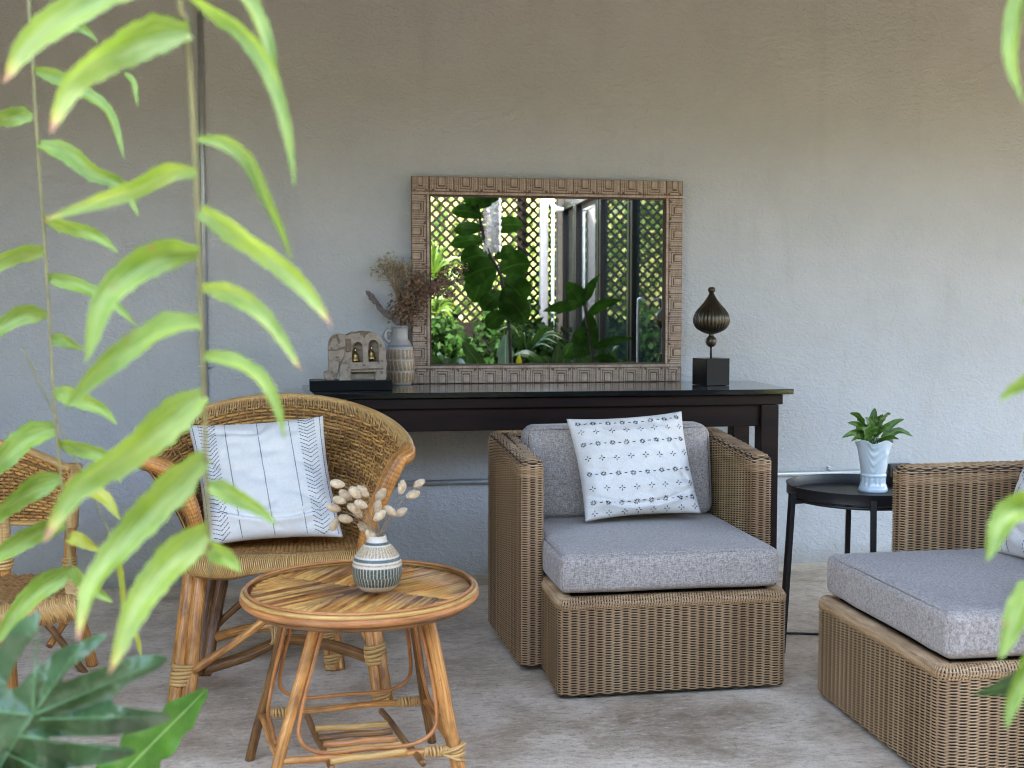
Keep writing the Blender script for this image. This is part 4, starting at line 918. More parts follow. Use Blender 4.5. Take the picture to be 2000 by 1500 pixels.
for p in pfs:
    for k in range(n):
        th = 2*math.pi*k/n; z_ = p.z; u = max(0, (z_-.066)/.112)
        rl = 0
        if .0 < u:                            # swags that gather to a bow on the front right
            dth = (th-R(-62)+math.pi) % (2*math.pi)-math.pi; q = abs(dth)
            rl = .0030*math.sin((u*1.0-.55*math.exp(-((q-1.0)/.55)**2)*-1-.25*q)*24)*math.exp(-((q-.85)/.55)**2)*math.sin(math.pi*min(1, u*1.02))**.5
            rl += .0035*math.exp(-((q-.16)/.10)**2-((u-.66)/.10)**2)+.004*math.exp(-(q/.07)**2-((u-.60)/.07)**2)
        r_ = p.x+rl+(.0012*math.cos(th*14) if .022 < z_ < .055 else 0)
        zz = z_+(.006*math.cos(th*5+.6) if z_ > .15 else 0)*min(1, (z_-.15)/.02 if z_ > .15 else 0)
        vs.append(Vector((r_*math.cos(th), r_*math.sin(th), zz)))
m_ = len(pfs); mb.add(vs, [(j*n+k, j*n+(k+1) % n, (j+1)*n+(k+1) % n, (j+1)*n+k) for j in range(m_-1) for k in range(n)]+[tuple(range(n))]); mb.build('pot_body', M_GLAZE, pot)
mb = MB(); mb.lathe((0, 0, .150), [(.0545, 0), (.0545, .008)], 32); mb.build('soil', M_SOIL, pot)

def blade(mb, path, w, prof=None, fold=.12, wav=0, serr=0, n=22, facing=None, nx=3, roll=0, seed=0, curl=0, tw=.25):
    """leaf blade laid along a path of points; cross direction square to the line of sight unless told"""
    P = resample(spline(path, 8), 1e9 if False else max(.0005, sum((Vector(a)-Vector(b)).length for a, b in zip(path, path[1:]))/n)); N = len(P); vs = []; C_ = 2*nx
    for i, p in enumerate(P):
        t_ = (P[min(N-1, i+1)]-P[max(0, i-1)]).normalized(); view = (facing if facing is not None else (p-EYE)).normalized()
        side = t_.cross(view).normalized(); side = Matrix.Rotation(roll+tw*math.sin(i/N*5+seed), 3, t_) @ side; nr = side.cross(t_)
        s_ = i/(N-1); ww = w*(prof(s_) if prof else min(1, (s_/.10+.35))**.7*max(0, 1-s_**3.2)**.75)/2
        if serr: ww *= 1+serr*(math.sin(s_*70+seed)+.6*math.sin(s_*33+seed*2))
        for k in range(C_+1):
            q = (k-nx)/nx; h = -fold*abs(q)*ww+wav*math.sin(s_*26+seed+q*1.5)*abs(q)*ww+curl*q*q*ww
            vs.append(p+side*(q*ww)+nr*h)
    fs = []; uv = []
    for i in range(N-1):
        for k in range(C_):
            o = i*(C_+1)+k; fs.append((o, o+1, o+C_+2, o+C_+1)); a, b_ = i/(N-1), (i+1)/(N-1); c, d = k/C_, (k+1)/C_; uv.append([(a, c), (a, d), (b_, d), (b_, c)])
    mb.add(vs, fs, uv)
OVATE = lambda s_: max(.02, math.sin(math.pi*min(1, s_**.75))**.85*(1-.12*s_))
M_POTHOS = m_leaf('pothos_leaf', (.045, .10, .012), (.12, .24, .03), .35, .35, vein=(.22, .34, .08))
pl = thing('pothos_plant', 'small green pothos plant growing in the white pot', 'plant', pc+Vector((0, 0, .15)))
root = pc+Vector((0, 0, .155))
for i, (bx, by, tx, ty, w_, dy) in enumerate([(1700, 848, 1708, 794, .042, 0), (1692, 840, 1660, 804, .034, .02), (1712, 838, 1740, 804, .030, .03), (1690, 848, 1655, 822, .036, -.02), (1722, 842, 1766, 817, .026, -.01), (1688, 855, 1645, 851, .028, -.04), (1722, 856, 1783, 847, .026, -.02),
        (1698, 858, 1668, 840, .034, -.04), (1715, 862, 1756, 853, .026, -.05), (1700, 850, 1690, 812, .044, -.03), (1712, 846, 1722, 808, .040, .01), (1690, 862, 1662, 862, .022, -.03), (1705, 852, 1735, 830, .032, .03)]):
    b_ = Py(bx, by, pc.y+dy*.3); t_ = Py(tx, ty, pc.y+dy); mid = b_.lerp(t_, .5)+Vector((0, -.01, .010)); mb = MB()
    t_ = t_+Vector((0, 0, -random.uniform(0, .010))); blade(mb, [b_, mid+Vector((0, 0, random.uniform(-.002, .012))), t_], w_*random.uniform(1.1, 1.5), prof=lambda s_: max(.02, min(1, s_*5+.25)**.8*max(0, 1-s_)**.62), fold=.22, wav=.16, seed=i*3.3, roll=random.uniform(-.9, .9)); o = mb.build('leaf', M_POTHOS, pl); o.location = -pl.location
    ms = MB(); ms.tube(spline([root+Vector((random.uniform(-.02, .02), 0, 0)), root.lerp(b_, .6)+Vector((0, 0, .01)), b_.lerp(t_, .12)], 5), .0016, 6); o = ms.build('stalk', M_POTHOS, pl); o.location = -pl.location

# ------------------------------------------------------------------ pipes, clips, socket, cable
M_COND = m_plain('painted_conduit', (.42, .45, .45), .4, .5, var=.1)
yv = WALL-.014
ptop = Py(389, -30, yv); pbot = Py(404, 900, yv); px_ = (ptop.x+pbot.x)/2
mb = MB(); mb.tube([Vector((px_, yv, 3.0)), Vector((px_, yv, .46))], .0105, 16, u0=0); cv = tag(mb.build('vertical_conduit', M_COND), 'grey vertical conduit pipe running up the wall behind the ferns', 'pipe')
hz = Py(870, 942, yv).z; mb = MB(); hz2 = Py(1600, 924, yv).z; hx1 = Py(1745, 922, yv).x
mb.tube([Vector((-.35, yv, hz)), Vector((hx1, yv, hz2))], .0115, 16, u0=0)
ch = mb.build('pipe', M_COND); hp = thing('horizontal_conduit', 'grey horizontal conduit pipe low on the wall behind the armchair', 'pipe'); ch.parent = hp
def clip(par, p, horiz=True):
    mb = MB(); d = (.012, .004, .062) if horiz else (.062, .004, .012); mb.box(p+Vector((0, .010, 0)), d, bev=.001)
    ax = Vector((1, 0, 0)) if horiz else Vector((0, 0, 1)); up_ = Vector((0, 0, 1)) if horiz else Vector((1, 0, 0))
    mb.tube([p+Vector((0, -math.sin(a*.3142)*.014+.006, 0))+up_*math.cos(a*.3142)*.0145 for a in range(11)], .003, 8); 
    for q in (-1, 1): mb.lathe(p+up_*q*.024+Vector((0, .006, 0)), [(.0035, -.003), (.0035, .003)], 10)
    mb.build('pipe_clip', M_STEEL, par)
clip(hp, Vector((Py(1620, 924, yv).x, yv, hz2))); clip(hp, Vector((.0, yv, hz)))
cvt = thing('vertical_conduit_pipe', 'grey vertical conduit pipe running up the wall behind the ferns', 'pipe'); cv.parent = cvt; cv.name = 'pipe'
for k in ('label', 'category'): del cv[k]
clip(cvt, Vector((px_, yv, Py(397, 717, yv).z)), False)
sk = thing('power_socket', 'black power socket box on the wall behind the white pot', 'socket', Py(1757, 922, WALL-.02))
mb = MB(); mb.box((0, 0, 0), (.115, .04, .078), bev=.004); mb.build('socket_box', M_BLACK, sk, smooth=False)
mb = MB(); mb.box((-.022, -.0215, 0), (.05, .004, .05), bev=.001); mb.build('face_plate', M_BLKGL, sk, smooth=False)
for x in (-.032, -.012):
    mb = MB(); mb.box((x, -.0240, .004), (.004, .002, .012)); mb.build('socket_slot', M_BLACK, sk, smooth=False)
a_, b__ = Pz(1500, 1236, .004), Pz(1640, 1241, .004); mb = MB(); mb.tube(spline([Vector((.95, 4.5, .004)), Pz(1440, 1230, .004), a_, a_.lerp(b__, .5)+Vector((0, .006, 0)), b__, Pz(1760, 1250, .004)], 8), .0045, 8)
tag(mb.build('power_cable', M_BLACK), 'thin black cable lying on the floor between the wicker armchairs', 'cable')

# ------------------------------------------------------------------ ferns hanging in front, near the eye
M_FR = m_leaf('fern_pinna', (.15, .26, .016), (.31, .43, .045), .42, .5, tip=(.42, .20, .12), vein=(.30, .42, .14), pale=(.64, .74, .34))
M_FR2 = m_leaf('fern_pinna_plain', (.115, .22, .012), (.27, .40, .035), .42, .5, vein=(.28, .40, .12), pale=(.60, .72, .28), blotch=(.30, .28, .06))
M_FRY = m_leaf('fern_pinna_yellow', (.32, .36, .03), (.50, .50, .06), .4, .45)
M_RIB = m_plain('fern_rib', (.19, .17, .06), .5, var=.3)
def frond(name, label, rib, D0, D1, leaves, rw=.0028):
    """a hanging frond; leaves: list of (points in view, width in view px, depth change at the tip, material)"""
    t = thing(name, label, 'fern frond', Pd(rib[0][0], rib[0][1], D0), 0, 'fern fronds hanging in front')
    n = len(rib); pts = [Pd(x, y, D0+(D1-D0)*i/(n-1)) for i, (x, y) in enumerate(rib)]; mb = MB(); P = spline(([pts[0]+Vector((.10, -.06, 1.1)), pts[0]+Vector((.02, -.01, .45))] if rib[0][1] < 0 else [pts[0]+Vector((-.10, -.02, .25))])+pts, 8)
    mb.tube(P, [rw*(1-.4*i/len(P)) for i in range(len(P))], 8); o = mb.build('rib', M_RIB, t); o.location = -t.location
    y0, y1 = rib[0][1], rib[-1][1]
    for k, (pp, wpx, dd, m) in enumerate(leaves):
        random.seed(hash(label) % 1 + k*13); s0 = (pp[0][1]-y0)/(y1-y0); D = D0+(D1-D0)*s0; q = []; m_ = len(pp)
        for i, (x, y) in enumerate(pp): q.append(Pd(x, y, D+dd*(i/(m_-1))**1.2))
        mb = MB(); blade(mb, q, wpx/FPX*D*.93, prof=lambda s_: min(1, .45+s_*3.2)*max(0, 1-s_**2.4)**.8*(1-.10*s_), fold=.34, wav=.045, serr=.055, n=44, roll=random.uniform(-.3, .3), seed=k*1.7, curl=-.1, tw=.45)
        o = mb.build('pinna', m, t); o.location = -t.location
    return t
A, B_, Y_ = M_FR, M_FR2, M_FRY
frond('fern_frond', 'nearest blurred fern frond hanging from the top left, with long pinnae on both sides', [(352, -80), (362, 40), (374, 180), (384, 380), (392, 600), (399, 800), (406, 1000), (412, 1120)], 1.05, 1.12, [
    ([(352, -60), (240, -20), (120, 40), (50, 90), (5, 165)], 88, -.10, A),
    ([(370, 62), (300, 70), (215, 105), (140, 160), (98, 262)], 82, -.12, A),
    ([(384, 340), (330, 335), (260, 370), (180, 400), (80, 433)], 46, .03, A),
    ([(389, 490), (320, 495), (250, 540), (200, 600), (166, 712)], 72, -.08, B_),
    ([(392, 632), (330, 640), (260, 680), (190, 730), (125, 798)], 66, -.05, B_),
    ([(398, 772), (330, 820), (240, 890), (150, 955), (85, 1062)], 82, -.12, A),
    ([(400, 890), (320, 968), (240, 1065), (180, 1150), (152, 1255)], 78, -.12, A),
    ([(405, 1030), (350, 1080), (300, 1140), (252, 1215), (212, 1318)], 76, -.14, A),
    ([(372, -10), (420, 25), (470, 60), (520, 130), (556, 240), (578, 372)], 40, -.05, B_),
    ([(455, -60), (490, 10), (520, 80), (545, 190)], 40, -.02, B_),
    ([(386, 272), (440, 282), (485, 318), (520, 385), (552, 455), (570, 512)], 34, .02, B_),
    ([(392, 412), (460, 452), (540, 510), (600, 570), (650, 640)], 58, -.05, A),
    ([(396, 560), (450, 572), (505, 610), (550, 665), (590, 726)], 44, -.03, A),
    ([(400, 695), (450, 705), (505, 735), (540, 790), (557, 860)], 38, -.02, B_),
    ([(404, 948), (450, 965), (500, 990), (540, 1026)], 44, -.02, B_),
    ([(408, 1068), (435, 1085), (470, 1118)], 48, -.02, B_)])
frond('fern_frond', 'thinner sharper fern frond hanging behind the nearest one at the far left', [(56, -60), (64, 110), (72, 260), (84, 430), (95, 600), (106, 790), (116, 900), (128, 1010), (138, 1110)], 1.50, 1.58, [
    ([(60, 45), (120, 48), (160, 55), (192, 84)], 34, .0, B_), ([(66, 136), (115, 152), (170, 185), (215, 225), (243, 312)], 34, -.05, B_), ([(245, 142), (262, 165), (270, 212)], 14, -.02, B_),
    ([(76, 282), (130, 300), (180, 335), (235, 362), (272, 425)], 44, -.04, B_), ([(84, 425), (140, 442), (190, 462), (232, 495)], 38, -.03, B_), ([(92, 540), (150, 558), (215, 590), (270, 638)], 34, -.02, B_),
    ([(98, 662), (130, 668), (168, 682)], 30, .0, B_), ([(104, 765), (150, 778), (195, 798), (230, 832)], 40, -.02, B_), ([(112, 862), (165, 878), (210, 898), (238, 945)], 38, -.02, B_),
    ([(122, 955), (165, 958), (205, 975), (236, 1016)], 40, -.02, Y_), ([(130, 1052), (160, 1056), (200, 1078)], 32, .0, Y_), ([(138, 1110), (165, 1135), (195, 1160), (222, 1178)], 34, .0, B_),
    ([(64, 232), (20, 228), (-40, 240)], 44, .0, A), ([(86, 490), (45, 492), (0, 512), (-50, 560)], 44, -.03, A), ([(92, 612), (45, 615), (0, 645), (-45, 690)], 44, -.03, A),
    ([(108, 838), (55, 858), (5, 900), (-50, 950)], 60, -.05, B_), ([(118, 935), (60, 955), (0, 1000), (-50, 1050)], 54, -.05, B_), ([(126, 1020), (70, 1038), (10, 1078), (-50, 1120)], 52, -.05, B_), ([(136, 1112), (80, 1150), (20, 1215), (-20, 1270)], 52, -.06, B_)], .0024)
frond('fern_frond', 'small yellowing fern tip dangling over the grey floor at the left', [(196, 1000), (215, 1050), (232, 1110), (240, 1180), (270, 1260)], 1.7, 1.72, [([(232, 1095), (240, 1140), (238, 1200)], 16, 0, Y_), ([(215, 1050), (226, 1075), (232, 1110)], 12, 0, Y_), ([(262, 1230), (272, 1262), (276, 1290)], 10, 0, Y_)], .0012)
frond('fern_frond', 'blurred fern frond reaching in from the right edge of the view', [(2075, -150), (2062, 150), (2052, 450), (2048, 760), (2046, 1000), (2040, 1200), (2035, 1400)], .98, 1.02, [
    ([(2062, -60), (2000, -20), (1978, 60), (1975, 130), (1998, 205)], 46, -.03, B_), ([(2050, 720), (2005, 742), (1975, 760), (1952, 785)], 42, -.02, B_), ([(2050, 560), (2020, 580), (1996, 592)], 26, 0, B_),
    ([(2047, 985), (2000, 990), (1960, 1020), (1925, 1098)], 70, -.04, B_), ([(2042, 1130), (2005, 1170), (1975, 1230), (1952, 1290)], 62, -.03, B_), ([(2038, 1270), (2005, 1310), (1980, 1360), (1966, 1425)], 50, -.03, B_), ([(2046, 820), (2015, 850), (2004, 880)], 30, 0, B_)])

# dark lobed philodendron leaf and the bright blade behind it
M_PHIL = m_leaf('philodendron_leaf', (.035, .075, .026), (.070, .135, .050), .34, .15)
ph = thing('philodendron_leaf', 'big dark green lobed philodendron leaf in the lower left corner', 'leaf', Pd(-40, 1520, 1.30))
def pf_(p, D=1.30): x, y = p[0]/3.3333, 1050+p[1]/3.3333; return Pd(x, y, D+.05*mnoise.noise(Vector((x*.012, y*.012, 3)))+(y-1350)*.00010)
OUT = [(-420, 1900), (-420, 1300), (-330, 1040), (-200, 980), (-60, 1010), (-30, 900), (-20, 760), (40, 640), (130, 540), (255, 478), (262, 500), (235, 600), (170, 710), (95, 830), (50, 950), (60, 980), (105, 980), (150, 940), (205, 880), (290, 810), (380, 730), (470, 690), (500, 700), (520, 680), (600, 640), (690, 628), (680, 660), (600, 740), (540, 790), (450, 860), (400, 920), (430, 935), (520, 900), (640, 855), (780, 800), (920, 765), (1040, 765), (1092, 792), (1060, 835), (960, 890), (840, 950), (770, 1010), (730, 1060),
       (740, 1085), (790, 1095), (900, 1115), (1030, 1130), (1106, 1160), (1080, 1200), (980, 1240), (850, 1275), (650, 1292), (470, 1295), (330, 1300), (310, 1325), (420, 1340), (580, 1342), (740, 1352), (850, 1372), (885, 1396), (840, 1425), (720, 1460), (560, 1490), (420, 1510), (460, 1560), (620, 1640), (600, 1720), (420, 1700), (200, 1640), (0, 1620)]
AX = [((215, 1155), (250, 480)), ((215, 1155), (560, 660)), ((215, 1155), (1090, 785)), ((260, 1180), (1100, 1165)), ((120, 1290), (880, 1395)), ((40, 1400), (600, 1680)), ((215, 1155), (-300, 1100)), ((215, 1155), (-200, 1800))]
def seg_d(p, a, b_):
    a = Vector(a); b_ = Vector(b_); d = b_-a; t_ = max(0, min(1, (Vector(p)-a).dot(d)/d.length_squared)); return (Vector(p)-a-d*t_).length
def pleaf(x, y, lift=0):
    d = min(seg_d((x, y), a_, b_) for a_, b_ in AX); hgt = -.00016*d+.006*mnoise.noise(Vector((x*.006, y*.006, 2)))+.0025*mnoise.noise(Vector((x*.02, y*.02, 5)))+lift
    q = pf_((x, y)); return q-(q-EYE).normalized()*hgt*1.0+Vector((0, 0, 0))
b = bmesh.new(); OP = [(p.x, p.y) for p in spline([(x, y, 0) for x, y in OUT], 3, True)]
vs = [b.verts.new((x, y, 0)) for x, y in OP]; es = [b.edges.new((vs[i], vs[(i+1) % len(vs)])) for i in range(len(vs))]
bmesh.ops.triangle_fill(b, use_beauty=True, edges=es)
for _ in range(5):
    long_ = [e for e in b.edges if e.calc_length() > 38]
    if not long_: break
    bmesh.ops.subdivide_edges(b, edges=long_, cuts=1); bmesh.ops.triangulate(b, faces=b.faces[:], quad_method='BEAUTY')
    bmesh.ops.beautify_fill(b, faces=b.faces[:], edges=[e for e in b.edges if len(e.link_faces) == 2])
mb = MB(); b.verts.index_update(); P = [pleaf(v.co.x, v.co.y) for v in b.verts]
fs = [[v.index for v in f.verts] for f in b.faces]; mb.add(P, fs, [[(b.verts[i].co.x*.001 if False else 0.3, .15) for i in f] for f in fs]) if False else mb.add(P, fs)
mb.uv = [[(.3, .2)]*len(f) for f in mb.f]; b.free()
o = mb.build('leaf_blade', M_PHIL, ph); o.location = -ph.location
mb = MB()
for a_, b_ in AX:
    a_, b_ = Vector(a_), Vector(b_); P = [pleaf(*(a_.lerp(b_, k/12*.93)), .0012) for k in range(13)]; mb.tube(P, [.0016*(1-.8*k/12) for k in range(13)], 6)
    for k in range(2, 9):
        q = a_.lerp(b_, k/10); d = (b_-a_).normalized(); n_ = Vector((-d.y, d.x)); L_ = 60*(1-k/14)
        for sg in (-1, 1): mb.tube([pleaf(*(q+(n_*sg*.8+d*.7)*L_*j/3), .0004) for j in range(4)], .0004, 4, cap=False)
o = mb.build('vein', m_plain('pale_vein', (.09, .19, .07), .5), ph, kind='stuff'); o.location = -ph.location
M_NEST = m_leaf('bright_blade', (.045, .14, .012), (.10, .24, .02), .22, .3, vein=(.30, .46, .14))
nb = thing('nest_fern_leaf', 'glossy bright green wavy leaf blade pointing up beside the tub chair leg', 'leaf', Pd(150, 1640, 1.9))
mb = MB(); blade(mb, [Pd(150, 1640, 1.92), Pd(235, 1520, 1.90), Pd(300, 1450, 1.88), Pd(360, 1390, 1.85), Pd(405, 1344, 1.83)], 118/FPX*1.87, prof=lambda s_: (.9+.1*math.sin(s_*40))*min(1, .8+s_*.3)*max(0, 1-s_**3.0)**.7, fold=.10, wav=.16, serr=.03, n=60, seed=2, nx=5)
o = mb.build('leaf_blade', M_NEST, nb); o.location = -nb.location

# ------------------------------------------------------------------ the garden side (seen in the looking glass), backlit shade put into its colours
LY = -2.5
def matt(m): m.node_tree.nodes['Principled BSDF'].inputs['Specular IOR Level'].default_value = .05; return m
M_LAT = matt(m_plain('lattice_darkened', (.006, .005, .004), .9, var=.3))
z0_, z1_ = 1.06, 2.75; LX0, LX1 = -3.4, 3.6
lt = thing('garden_lattice', 'dark diagonal wooden lattice screen along the garden, seen in the mirror', 'lattice', ((LX0+LX1)/2, LY, 0))
def strips(sgn, y):
    mb = MB(); p = .106; H = z1_-z0_; n = int((LX1-LX0+H)/p)
    for k in range(n+1):
        xa = LX0-(H if sgn > 0 else 0)+k*p; za, zb = z0_, z1_; xb = xa+sgn*H
        t0, t1 = 0, 1; lo_, hi_ = LX0, LX1
        if sgn > 0: t0 = max(0, (LX0-xa)/H); t1 = min(1, (LX1-xa)/H)
        else: t0 = max(0, (xa-LX1)/H); t1 = min(1, (xa-LX0)/H)
        if t1-t0 < .02: continue
        a = Vector((xa+sgn*H*t0, y, z0_+H*t0)); b_ = Vector((xa+sgn*H*t1, y, z0_+H*t1)); c = (a+b_)/2; L_ = (b_-a).length
        mb.box(c, (L_, .008, .028), M=Matrix.Rotation(-math.atan2(b_.z-a.z, b_.x-a.x), 4, 'Y'))
    return mb
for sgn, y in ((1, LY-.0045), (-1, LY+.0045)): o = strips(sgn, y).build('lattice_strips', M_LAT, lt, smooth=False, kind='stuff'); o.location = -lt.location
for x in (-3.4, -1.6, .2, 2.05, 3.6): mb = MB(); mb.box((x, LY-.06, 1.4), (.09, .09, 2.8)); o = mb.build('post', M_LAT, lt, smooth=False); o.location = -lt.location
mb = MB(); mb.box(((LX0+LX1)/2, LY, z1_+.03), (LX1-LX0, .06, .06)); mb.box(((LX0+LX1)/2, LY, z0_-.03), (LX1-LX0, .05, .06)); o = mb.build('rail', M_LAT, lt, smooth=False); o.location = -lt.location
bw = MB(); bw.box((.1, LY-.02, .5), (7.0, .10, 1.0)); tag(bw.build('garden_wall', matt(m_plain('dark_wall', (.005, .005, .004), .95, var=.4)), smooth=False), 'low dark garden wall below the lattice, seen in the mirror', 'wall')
M_HEDGE = m_leaf('hedge_leaf', (.025, .065, .006), (.09, .165, .015), .45, .5)
M_HEDGED = m_leaf('deep_leaf', (.03, .075, .012), (.07, .15, .03), .4, .35)
def leafcloud(mb, n, box, size, seed=1, clump=None):
    random.seed(seed)
    for k in range(n):
        if clump: c0 = random.choice(clump); c = Vector([random.gauss(c0[i], c0[3]) for i in range(3)])
        else: c = Vector([random.uniform(*box[i]) for i in range(3)])
        d = Vector((random.gauss(0, 1), random.gauss(0, 1), random.gauss(0, .6))).normalized(); e = d.orthogonal().normalized(); e = Matrix.Rotation(random.uniform(0, 6.28), 3, d) @ e; s_ = size*random.uniform(.5, 1.3); f_ = d.cross(e)
        mb.add([c, c+e*s_*.5+f_*s_*.30, c+e*s_, c+e*s_*.5-f_*s_*.30], [(0, 1, 2), (0, 2, 3)], [[(0, .5), (.5, 0), (1, .5)], [(0, .5), (1, .5), (.5, 1)]])
cl = [(random.uniform(-4, 5), random.uniform(-7, -4.2), random.uniform(.6, 3.4), random.uniform(.25, .5)) for _ in range(70)]
mb = MB(); leafcloud(mb, 8500, None, .15, 3, cl); o = mb.build('hedge', M_HEDGE, kind='stuff', smooth=False)
b = MB(); b.box((0, -8.2, 1.7), (18, .2, 3.4)); tag(b.build('backdrop_wall', m_plain('sunlit_foliage_tint', (.15, .175, .05), .9, var=.5, scale=5), smooth=False), 'yellow-green backdrop wall added beyond the lattice and hedge, tinted like sunlit foliage', 'wall')  # added backdrop, coloured like sunlit foliage
# wall of glass doors on the right of the garden side
GX = 2.50; gh = 2.27
gd = thing('glass_doors', 'dark framed sliding glass doors on the side wall, seen in the mirror', 'glass door', (GX, -.4, 0))
M_FRAME = m_plain('dark_frame', (.018, .017, .016), .35, .3); s = NB('door_glass'); s.set((.008, .014, .012), .02); s.b.inputs['IOR'].default_value = 1.9; M_DGL = s.m
def G(mb, nm, m): o = mb.build(nm, m, gd, smooth=False); o.location = -gd.location; return o
for y0, y1 in ((-2.35, -1.78), (-1.70, -.72), (-.62, .40), (.50, 1.45)):
    mb = MB(); mb.box((GX, (y0+y1)/2, gh/2), (.012, y1-y0-.10, gh-.14)); G(mb, 'glass_pane', M_DGL)
    for y in (y0, y1): mb = MB(); mb.box((GX-.01, y, gh/2), (.06, .055, gh)); G(mb, 'door_stile', M_FRAME)
mb = MB(); mb.box((GX-.01, -.45, gh+.02), (.08, 3.86, .06)); G(mb, 'head_rail', M_FRAME); mb = MB(); mb.box((GX-.01, -.45, .03), (.08, 3.86, .06)); G(mb, 'sill_rail', M_FRAME)
mb = MB(); hp_ = Mr(1289, 660, 1.05); mb.tube(spline([(GX-.04, .95, 1.25), (GX-.09, .95, 1.27), (GX-.10, .95, 1.20), (GX-.10, .95, .80), (GX-.09, .95, .74), (GX-.04, .95, .75)], 6), .010, 10); G(mb, 'door_handle', M_STEEL)
b = MB(); b.box((GX+.10, -.45, 1.4), (.16, 4.0, 2.8)); b.box((GX+.02, -.45, 2.56), (.10, 4.0, .5)); b.box((GX-.02, -2.40, 1.4), (.14, .12, 2.8)); tag(b.build('door_wall', m_plain('beige_render_darkened', (.13, .115, .09), .85), smooth=False), 'beige rendered wall around the glass doors, seen in the mirror', 'wall')
dp = thing('downpipe', 'white vertical downpipe in front of the lattice, seen in the mirror', 'pipe', Mr(1066, 640, -2.25))
xa = Mr(1062, 500, -2.25).x
mb = MB(); mb.box((xa, -2.25, 1.4), (.085, .085, 2.8), bev=.015); o = mb.build('pipe', m_plain('pipe_white_darkened', (.22, .23, .235), .4)); o.parent = dp; o.location = -dp.location
mb = MB(); xb = Mr(1080, 500, -2.2).x; mb.tube([(xb, -2.2, 0), (xb, -2.2, 2.8)], .018, 12); mb.tube(spline([Mr(1072, 370, -2.0), Mr(1076, 395, -2.0), Mr(1088, 407, -2.0), Mr(1100, 409, -2.0)], 6), .022, 10); o = mb.build('branch_pipe', M_GLAZE, dp); o.location = -dp.location

# plants in the mirror
M_BIG = m_leaf('big_leaf_darkened', (.012, .036, .005), (.030, .080, .011), .45, .25, vein=(.05, .10, .02))
M_SILV = m_leaf('silver_leaf', (.09, .15, .13), (.15, .21, .19), .35, .3, vein=(.45, .55, .5))
def mleaf(par, a, b_, wpx, Y, m, prof=OVATE, fold=.12, wav=.05, dY=0, nm='leaf', serr=0, seed=0):
    A_ = Mr(a[0], a[1], Y); B2 = Mr(b_[0], b_[1], Y+dY); mid = A_.lerp(B2, .5)+Vector((0, random.uniform(-.05, .05), .02)); V = 2*MIR-Y
    mb = MB(); blade(mb, [A_, mid, B2], wpx/FPX*V, prof=prof, fold=fold, wav=wav, n=24, facing=Vector((0, 1, 0)), roll=random.uniform(-.25, .25), serr=serr, seed=seed); o = mb.build(nm, m, par); o.location = -par.location; return o
def mtube(par, pts, Y, r, m, nm='stem'):
    mb = MB(); mb.tube(spline([Mr(x, y, Y) for x, y in pts], 6), r, 8); o = mb.build(nm, m, par); o.location = -par.location
random.seed(21); YA = 1.2; matt(M_BIG)
fig = thing('fiddle_leaf_tree', 'tall plant with big drooping dark leaves before the lattice, seen in the mirror', 'plant', Mr(1000, 900, YA))
M_STK = m_plain('dark_stalk', (.035, .03, .02), .8)
mtube(fig, [(1003, 1000), (998, 760), (994, 640), (978, 540), (955, 495), (940, 440), (930, 380), (925, 340)], YA, .012, M_STK)
for i, (a, b_, w_) in enumerate([((945, 425), (882, 412), 26), ((950, 450), (1022, 440), 30), ((945, 448), (888, 452), 26), ((950, 470), (880, 478), 26), ((958, 500), (900, 510), 40), ((962, 505), (925, 590), 60), ((968, 520), (905, 545), 50), ((975, 530), (1035, 515), 52), ((978, 545), (1025, 590), 54), ((985, 570), (940, 605), 34), ((985, 580), (1030, 628), 46), ((992, 612), (950, 640), 32), ((965, 505), (1005, 492), 26), ((960, 400), (905, 385), 40), ((940, 400), (975, 360), 40), ((985, 560), (1000, 620), 44)]):
    mleaf(fig, a, b_, w_*1.3, YA+random.uniform(-.10, .10), M_BIG, prof=lambda s_: max(.05, (math.sin(math.pi*min(1, s_))**.6)*(.62+.45*s_)), seed=i)
rub = thing('rubber_plant', 'rubber plant with oval leaves in front of the glass doors, seen in the mirror', 'plant', Mr(1156, 860, 1.1)); YR = 1.1
mtube(rub, [(1160, 1000), (1157, 715), (1150, 660), (1142, 600), (1135, 560)], YR, .011, M_STK)
for i, (a, b_, w_) in enumerate([((1138, 598), (1105, 550), 42), ((1140, 590), (1172, 535), 22), ((1130, 600), (1060, 608), 24), ((1148, 615), (1215, 585), 26), ((1130, 590), (1085, 615), 20), ((1150, 660), (1150, 605), 34), ((1150, 690), (1160, 620), 34), ((1145, 640), (1125, 690), 34), ((1155, 680), (1240, 660), 18), ((1150, 690), (1100, 700), 22), ((1160, 700), (1215, 712), 20)]):
    mleaf(rub, a, b_, w_, YR+random.uniform(-.08, .08), M_BIG, seed=i)
M_LOW = m_leaf('low_leaf', (.010, .036, .005), (.034, .090, .011), .32, .2, vein=(.12, .25, .05))
def clump(name, label, cx, cy, Y, n, spread, L_, w_, m, seed, up=.6):
    random.seed(seed); t = thing(name, label, 'plant', Mr(cx, cy, Y))
    for i in range(n):
        an = R(90+random.uniform(-spread, spread)); l = L_*random.uniform(.6, 1.1); ex, ey = cx+math.cos(an)*l, cy-math.sin(an)*l*up-l*.15
        A_ = Mr(cx+random.uniform(-3, 3), cy, Y); B2 = Mr(ex, ey, Y+random.uniform(-.15, .15)); mid = A_.lerp(B2, .55)+Vector((0, 0, l/FPX*9*.28))
        mb = MB(); blade(mb, [A_, mid, B2], w_/FPX*(2*MIR-Y)*random.uniform(.7, 1.2), n=14, fold=.15, wav=.08, facing=Vector((0, 1, .3)), seed=i, roll=random.uniform(-.5, .5)); o = mb.build('leaf', m, t); o.location = -t.location
    return t
clump('nest_fern', 'low nest fern with broad strappy leaves left in the mirror', 870, 735, .9, 9, 80, 75, 22, M_LOW, 4)
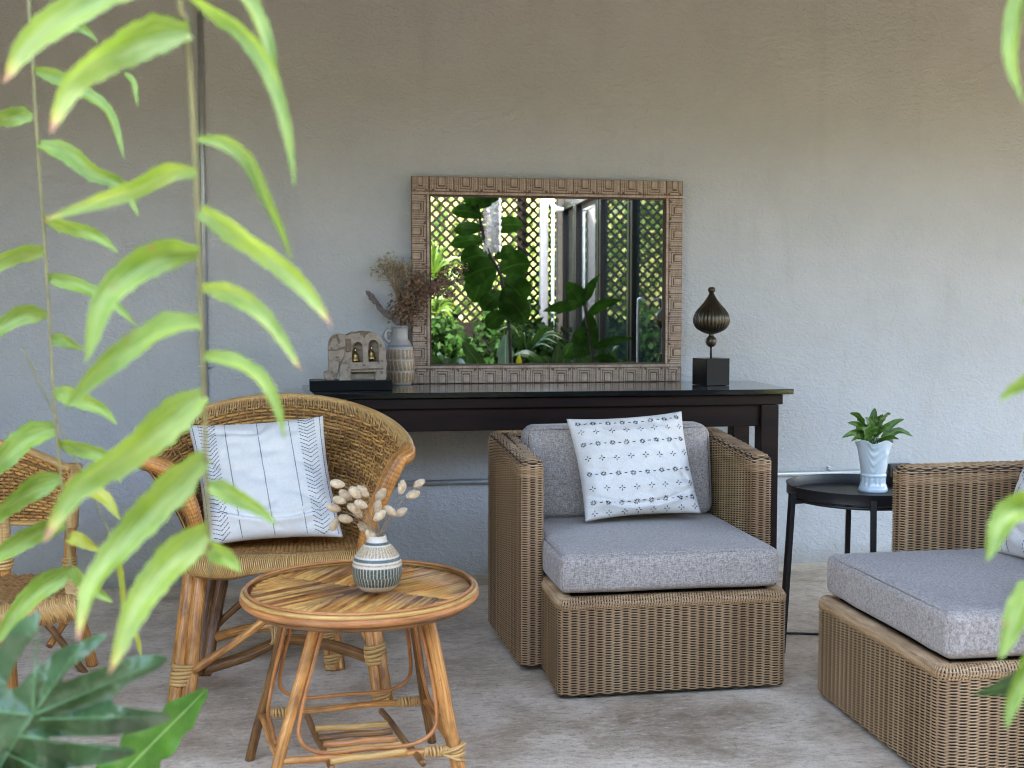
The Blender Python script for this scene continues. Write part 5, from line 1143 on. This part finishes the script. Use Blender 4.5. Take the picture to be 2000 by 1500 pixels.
clump('palm_plant', 'low palm with narrow fanned leaves at the middle of the mirror', 1030, 690, .7, 22, 88, 80, 6, M_LOW, 5, .5)
clump('low_foliage_plant', 'broad leaved low plant below the rubber plant in the mirror', 1085, 760, .9, 12, 85, 95, 30, M_LOW, 6, .8)
clump('low_foliage_plant', 'low bushy plant at the foot of the glass doors in the mirror', 1190, 750, 1.0, 16, 85, 80, 15, M_LOW, 7, .8)
clump('low_foliage_plant', 'low plant in the lower right corner of the mirror', 1262, 740, .4, 14, 80, 70, 14, M_BIG, 8, .8)
clump('hanging_fern', 'bright fern bush at the upper left of the mirror', 845, 545, .0, 46, 120, 62, 7, M_HEDGE, 9, 1.0)
clump('hanging_fern', 'second bright fern bush lower down at the left of the mirror', 850, 610, -.4, 30, 150, 50, 6, M_HEDGE, 10, .6)
sv = thing('silver_fern_leaf', 'pale silvery serrated leaf standing at the bottom of the mirror view', 'leaf', Mr(990, 760, 1.2)); mleaf(sv, (988, 745), (988, 652), 34, 1.2, M_SILV, prof=lambda s_: (1+.25*((s_*22) % 1-.5))*min(1, .6+s_)*max(0, 1-s_**4)**.6, nm='leaf_blade')
nb2 = thing('green_blade_leaf', 'green serrated blade leaf leaning left at the bottom of the mirror view', 'leaf', Mr(965, 760, 1.3)); mleaf(nb2, (958, 750), (903, 668), 30, 1.3, M_LOW, prof=lambda s_: (1+.2*((s_*20) % 1-.5))*min(1, .6+s_)*max(0, 1-s_**4)**.6, nm='leaf_blade')
yf_ = thing('yellow_flower', 'small yellow pointed flower at the bottom of the mirror view', 'flower', Mr(1013, 730, 1.3))
mleaf(yf_, (1013, 718), (1015, 692), 13, 1.3, m_leaf('yellow_petal', (.38, .34, .01), (.5, .46, .03), .4, .4), nm='petal'); mleaf(yf_, (1013, 745), (1013, 712), 3, 1.3, M_LOW, nm='stalk')
mc = thing('macrame_hanging', 'white cut out hanging ornament in the mirror', 'ornament', Mr(960, 380, 1.2))
mb = MB(); YM = 1.2
for k in range(9):
    for j in range(13):
        x0 = 944+k*3.9; y0 = 330+j*13-(3 if k % 2 else 0)+(abs(k-4)*-2); a, b_, c, d = Mr(x0, y0, YM+.02*math.sin(k*1.3)), Mr(x0+5.0, y0+4, YM+.02*math.sin(k*1.3+1)), Mr(x0+1.6, y0+15, YM+.02*math.sin(k)), Mr(x0-1.6, y0+6, YM+.02*math.sin(k))
        mb.add([a, b_, c, d], [(0, 1, 2, 3)])
o = mb.build('paper_lattice', m_plain('white_paper', (.80, .80, .80), .8), mc, smooth=False, kind='stuff'); o.location = -mc.location; m = o.modifiers.new('t', 'SOLIDIFY'); m.thickness = .002

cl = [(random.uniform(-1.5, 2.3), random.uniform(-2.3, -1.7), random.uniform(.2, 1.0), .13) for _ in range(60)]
mb = MB(); leafcloud(mb, 7500, None, .10, 31, cl); mb.build('added_shade_undergrowth', matt(m_leaf('shade_leaf', (.004, .013, .003), (.013, .034, .006), .5, .1)), kind='stuff', smooth=False)  # dark leaf mass added to shade the garden wall
